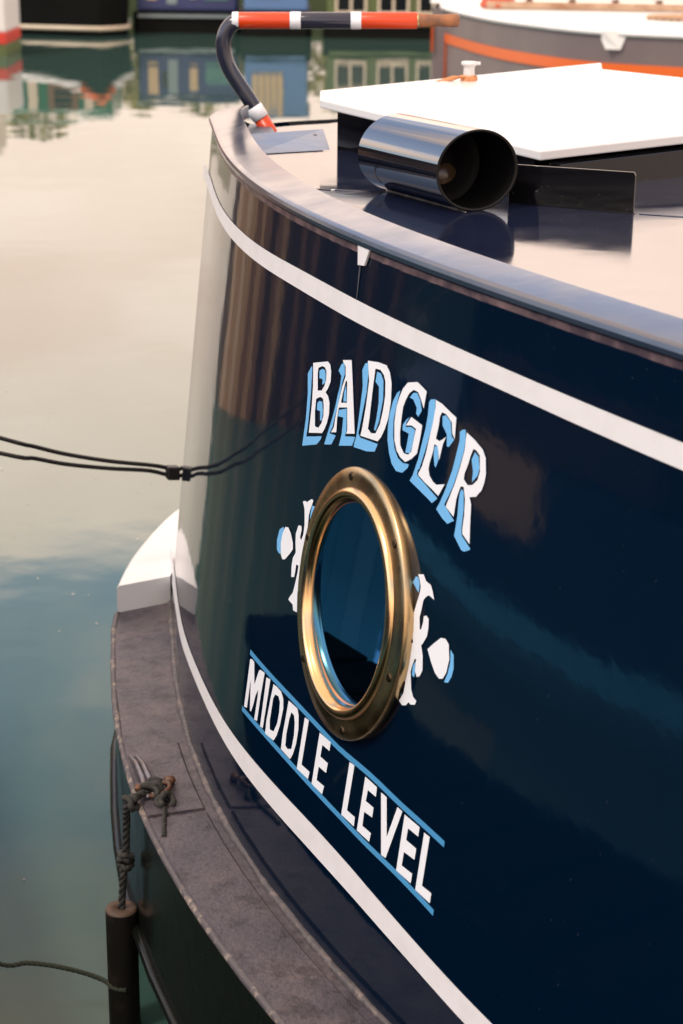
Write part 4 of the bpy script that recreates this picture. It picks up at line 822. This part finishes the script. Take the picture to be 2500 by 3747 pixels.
# stem and far bow side
V = [(.525, 9.80, .955), (.455, 9.84, .955), (.545, 9.85, -.2), (.475, 9.89, -.2), (.60, 11.4, .955), (.62, 11.4, -.2)]
fixn(obj('stem', V, [(0, 1, 3, 2), (1, 4, 5, 3)], rhull, rb))
box('stem_lining', (.5275, 9.784, .6), (.006, .003, 0), (0, .006, 0), (0, 0, .22), borange, rb)
box('stem_lining', (.458, 9.826, .80), (.006, .003, 0), (0, .006, 0), (0, 0, .07), borange, rb)
prism('white_deck', [(p.x+.015, p.y+.03) for p in gl_]+[(4.5, 9.0), (4.0, 13.0), (.62, 12.2), (.50, 9.9)], .90, .962, bwhite, rb, .004)
tube('gunwale_rail', [p+Vector((-.004, 0, .955)) for p in gl_], .014, bwhite, rb, 8)
fp = Vector((1.13, 7.80, .90))
V = [fp+Vector(v) for v in ((-.03, -.03, -.012), (.03, -.055, -.012), (.06, -.06, .068), (-.045, -.03, .068), (-.05, -.02, .03))]
obj('fairlead', V, [(0, 1, 2, 3, 4)], bwhite, rb); 
prism('white_cabin', [(1.0, 11.0), (4.4, 10.4), (4.6, 12.6), (1.1, 12.8)], .963, 1.4, bwhite, rb, .02)
pk = box('boat_pole', (1.35, 9.55, .985), (.62, -.10, 0), (0, .05, 0), (0, 0, .018), mat('weathered_pole', (.42, .28, .18), .6, var=(12, (.25, .12, .06), .45, .7)), None, .006)
tag(pk, 'weathered brown boat pole lying along the white deck at top right', 'pole')
for k in range(5):
    kx = .95+.22*k
    lathe('rusty_bolt', (kx, 9.55-(kx-1.35)*.161, 1.0), (0, 0, 1), (1, 0, 0), [(.02, 0), (.018, .02), (.0001, .022)], M['rust'], pk, 10)
rd = empty('red_rope_coil', (.82, 9.9, .965), 'small red and brown rope heap on the white deck beside the bow', 'rope')
cp_ = [(.80+.09*math.cos(i*.5)*(1-.004*i), 9.75+.16*math.sin(i*.5)*(1-.003*i), .975+.0007*i) for i in range(80)]
tube('rope_turns', cp_, .013, mm('red_rope', (.45, .07, .03), .8), rd, 6)
bl = lathe('deck_bollard', (.52, 10.35, .962), (0, 0, 1), (1, 0, 0), [(.055, 0), (.05, .01), (.05, .13), (.065, .14), (.065, .16), (.0001, .165)], bwhite, rb, 20)
ck = empty('coiled_rope', (1.7, 8.6, .963), 'pale brown rope coil on the white deck near the right edge', 'rope')
tube('rope_turns', [(1.75+(.10+.0016*i)*math.cos(i*.45)*1.6, 8.75+(.10+.0016*i)*math.sin(i*.45), .974+.010*math.sin(i*.9)) for i in range(70)], .011, mm('pale_rope', (.42, .25, .14), .8), ck, 6)

# 7 brown houseboat added out of frame to put brown into the stern reflections
bh = empty('added_houseboat', (-2.6, 5.6, 0), 'added brown boarded houseboat out of frame, browning the reflections in the stern', 'boat')
dbrown = mat('dark_brown_timber', (.035, .022, .016), .6, var=(2, (.06, .038, .026), .4, .7))
A, B = Vector((-1.50, 5.40, 0)), Vector((-4.5, 4.5, 0)); d = (B-A).normalized(); n = Vector((-d.y, d.x, 0)); n = n if n.y < 0 else -n; L_ = (B-A).length
box('hull', (A+B)/2-n*.9+Vector((0, 0, .15)), d*L_/2, n*.9, (0, 0, .30), dbrown, bh)
box('cabin', (A+B)/2-n*.95+Vector((0, 0, .84)), d*(L_/2-.03), n*.85, (0, 0, .389), dbrown, bh)
box('roof', (A+B)/2-n*.95+Vector((0, 0, 1.255)), d*(L_/2+.04), n*1.0, (0, 0, .02), mm('felt_roof', (.04, .035, .03), .8), bh)
cb1, cb2, cb3 = mm('tan_board', (.40, .25, .14), .6), mm('brown_board', (.19, .105, .065), .6), mm('pale_board', (.55, .40, .27), .6)
nbd = 28; rc = random.Random(4)  # board tones run from pale to dark to shape the reflected streaks
for k in range(nbd):
    f = (k+.5)/nbd
    box('board', A.lerp(B, f)+n*.0155+Vector((0, 0, .60)), d*(L_/nbd*.46), n*.014, (0, 0, .60+.02*rc.random()), (cb3, cb1, cb3, cb1, cb2, cb1, cb2, dbrown, cb2, cb1, dbrown, dbrown, cb2, dbrown)[min(k, 13)] if k < 14 else (dbrown, dbrown, cb2, dbrown)[k % 4], bh)

# ================================================================== FAR BANK AND TREES
gp = [(-40, 27, .35), (40, 27.5, .35), (200, 380, 1.2), (-200, 380, 1.2), (-40, 27, -1), (40, 27.5, -1)]
gk = fixn(obj('far_bank', gp, [(0, 1, 2, 3), (4, 5, 1, 0)], mat('grass_bank', (.06, .08, .025), .9, var=(1.2, (.035, .05, .018), .4, .7)))); gk['kind'] = 'structure'
leafm = [mat('leaf_olive', (.30, .25, .045), .6, var=(.8, (.17, .16, .035), .35, .65)), mat('leaf_green', (.11, .13, .035), .6, var=(.8, (.06, .08, .02), .35, .65))]
bark = mat('bark', (.08, .06, .045), .9, bump=(12, .6, .02))
def tree_meshes(seed, hgt, wid):
    r = random.Random(seed); parts = [tube_geo([(0, 0, 0), (.05, .02, hgt*.3), (-.03, .05, hgt*.6), (.02, 0, hgt*.9)], [.16, .12, .07, .02], 8)]
    clumps = []
    for k in range(15):
        a = r.uniform(0, 6.28); z = hgt*r.uniform(.3, .92); d = wid*r.uniform(.25, .8)*math.sin(math.pi*min(1, (z/hgt)**.8)); c = Vector((math.cos(a)*d, math.sin(a)*d, z))
        parts.append(tube_geo([(0, 0, max(.4, z*.65)), c*.6+Vector((0, 0, z*.35)), c], [.06, .035, .012], 5)); clumps.append((c, wid*r.uniform(.25, .45)))
    clumps.append((Vector((0, 0, hgt*.95)), wid*.3))
    V = []; F = []
    for c, s_ in clumps:
        for i in range(170):
            v = Vector((r.gauss(0, 1), r.gauss(0, 1), r.gauss(0, .8))); v = v.normalized()*s_*r.uniform(.35, 1.05); p = c+v; n = Vector((r.gauss(0, 1), r.gauss(0, 1), r.gauss(0, 1))).normalized(); u = n.orthogonal().normalized()*.14; w_ = n.cross(u)*.8
            o_ = len(V); V += [p-u, p+w_*.5, p+u, p-w_*.5]; F.append((o_, o_+1, o_+2, o_+3))
    return joinprism(parts), (V, F)
tm = [tree_meshes(11, 5.6, 2.2), tree_meshes(23, 4.6, 1.9)]
tdata = []
TLAB = ['leftmost low tree on the far bank', 'second low olive tree from the left on the far bank', 'third tree on the far bank, right of the two left ones', 'olive tree on the far bank behind the purple cabin', 'tree on the far bank behind the blue cabin', 'tree on the far bank behind the olive cabin', 'tree on the far bank above the striped tiller end', 'rightmost tree on the far bank']
for k, (x, y) in enumerate(((-7.4, 31), (-5.2, 30.5), (-3.6, 32), (-2.2, 33), (-.2, 34), (1.9, 32), (4.2, 31), (6.6, 32))):
    e = empty('bank_tree', (x, y, .34), TLAB[k], 'tree', 'trees along the far bank')
    for j, (nm, m_) in enumerate((('trunk', bark), ('crown', leafm[k % 2]))):
        if k < 2:
            o = obj(nm, *tm[k][j], m_); tdata.append(o.data)
        else:
            o = bpy.data.objects.new(nm, tdata[(k % 2)*2+j]); COL.objects.link(o)
        o.parent = e; o.rotation_euler.z = k*1.3; s_ = (.30, .33, .27, .31, .22, .30, .34, .33)[k]; o.scale = (s_, s_, s_)

# clipped hedge along the bank: one mass of leaves
r_ = random.Random(5); V = []; F = []
for i in range(15000):
    x = r_.uniform(-14, 14); y = 29+r_.uniform(-.6, .6); top = 1.15+.28*math.sin(x*.9)+.22*math.sin(x*2.3+1)+.12*math.sin(x*5.1)
    p = Vector((x, y, .35+top*abs(r_.random())**.7)); n = Vector((r_.gauss(0, 1), r_.gauss(0, 1), r_.gauss(0, 1))).normalized(); u = n.orthogonal().normalized()*.09; w_ = n.cross(u)*.8
    o_ = len(V); V += [p-u, p+w_*.5, p+u, p-w_*.5]; F.append((o_, o_+1, o_+2, o_+3))
hg = obj('hedge', V, F, leafm[0]); hg['kind'] = 'stuff'; tag(hg, 'uneven olive green hedge along the far bank behind the boats', 'hedge')

# brick building added out of frame on the left quay, darkening hull reflections
wh = empty('added_warehouse', (-9, 6, 0), 'long low brown brick building added out of frame to darken the hull reflections', 'building')
def brick_mat():
    m = mat('brown_brick', (.04, .022, .016), .8, ior=1.2)
    t = m.node_tree; b_ = t.nodes['Principled BSDF']; co = N(t, 'ShaderNodeTexCoord').outputs['Object']
    br = N(t, 'ShaderNodeTexBrick', inp={'Scale': 4.0, 'Color1': (.045, .025, .017, 1), 'Color2': (.03, .018, .013, 1), 'Mortar': (.05, .04, .033, 1)})
    mp = N(t, 'ShaderNodeMapping'); mp.inputs['Rotation'].default_value = (math.pi/2, 0, 0); t.links.new(co, mp.inputs[0]); t.links.new(mp.outputs[0], br.inputs['Vector']); t.links.new(br.outputs[0], b_.inputs['Base Color'])
    return m
A, B = Vector((-18.8, 19.5, 0)), Vector((-12.1, -12.0, 0)); dd_ = (B-A).normalized(); nn = Vector((-dd_.y, dd_.x, 0)); nn = nn if nn.x > 0 else -nn
qy = obj('left_quay', [A+nn*1.2+dd_*-2+Vector((0, 0, .5)), B+nn*1.2+Vector((0, 0, .5)), B-nn*9+Vector((0, 0, .5)), A-nn*9+dd_*-2+Vector((0, 0, .5)), A+nn*1.2+dd_*-2+Vector((0, 0, -1)), B+nn*1.2+Vector((0, 0, -1))], [(0, 1, 2, 3), (0, 4, 5, 1)], mat('quay_stone', (.06, .05, .045), .8, var=(3, (.04, .035, .03), .4, .7)))
qy['kind'] = 'structure'
LW = (B-A).length
box('wall', (A+B)/2-nn*3+Vector((0, 0, 1.9)), dd_*LW/2, nn*3, (0, 0, 1.6), brick_mat(), wh)
box('roof', (A+B)/2-nn*3+Vector((0, 0, 3.62)), dd_*(LW/2+.2), nn*3.2, (0, 0, .12), mat('slate', (.06, .06, .07), .6), wh)
for k in range(11):
    for lv in range(1):
        c = A+dd_*(2.0+k*2.9)+nn*.004+Vector((0, 0, 1.9+lv*2.5))
        wn = box('window', c, dd_*.6, nn*.02, (0, 0, .75), wing, wh); box('window_sill', c+nn*.06+Vector((0, 0, -.80)), dd_*.65, nn*.06, (0, 0, .05), cream, wn)

# blue boat moored beyond the jetty, out of frame, mirrored in the hull
BH = Vector((-.38, .925, 0)).normalized(); BN = Vector((-BH.y, BH.x, 0)); B0 = Vector((-2.60, 2.30, 0))
nb = empty('blue_boat', tuple(B0+BN*.9), 'blue boat moored beyond the jetty, seen only mirrored in the hull', 'boat')
def jpt(a, s_): v = B0+BH*a+BN*s_; return (v.x, v.y)
def jprism(nm, a0, a1, s0, s1, z0, z1, m_, bev=.01): return prism(nm, [jpt(a0, s0), jpt(a1-.3, s0), jpt(a1, s0+.5), jpt(a1, s1-.5), jpt(a1-.3, s1), jpt(a0, s1)], z0, z1, m_, nb, bev)
jprism('waterline_band', -5.0, 1.75, -.005, 1.8, -.2, .075, mat('bright_blue_paint', (.12, .52, .88), .35), 0)
jprism('hull', -5.0, 1.74, 0, 1.8, .076, .46, mat('deep_blue_paint', (.008, .04, .11), .25))
jprism('cabin', -4.6, 1.2, .13, 1.65, .461, 1.05, mat('navy_cabin_paint', (.006, .012, .03), .25), .03)
box('tan_door', B0+BH*.42-BN*.004+Vector((0, 0, .36)), BH*.30, BN*.012, (0, 0, .10), tan, nb)
box('brown_locker', B0+BH*.15+BN*.066+Vector((0, 0, .57)), BH*.5, BN*.06, (0, 0, .10), dbrown, nb)
for a_, m_ in ((-1.35, wing), (-2.6, wing)):
    box('window', B0+BH*a_+BN*.125+Vector((0, 0, .75)), BH*.3, BN*.012, (0, 0, .16), m_, nb)

# bits of fluff drifting on the water
r_ = random.Random(9); V = []; F = []
for i in range(70):
    x = r_.uniform(-1.2, -.3); y = r_.uniform(2.2, 5.5); s_ = r_.uniform(.0012, .0035); o_ = len(V); k_ = 6
    if x > -.42 and y < 3.3: continue
    V += [(x+s_*math.cos(6.283*j/k_)*r_.uniform(.6, 1.2), y+s_*math.sin(6.283*j/k_), .001) for j in range(k_)]+[(x, y, .003)]; F += [(o_+j, o_+(j+1) % k_, o_+k_) for j in range(k_)]
fl = obj('floating_fluff', V, F, mm('pale_fluff', (.55, .52, .46), .9)); fl['kind'] = 'stuff'; tag(fl, 'tiny pale bits of fluff drifting on the water', 'fluff')
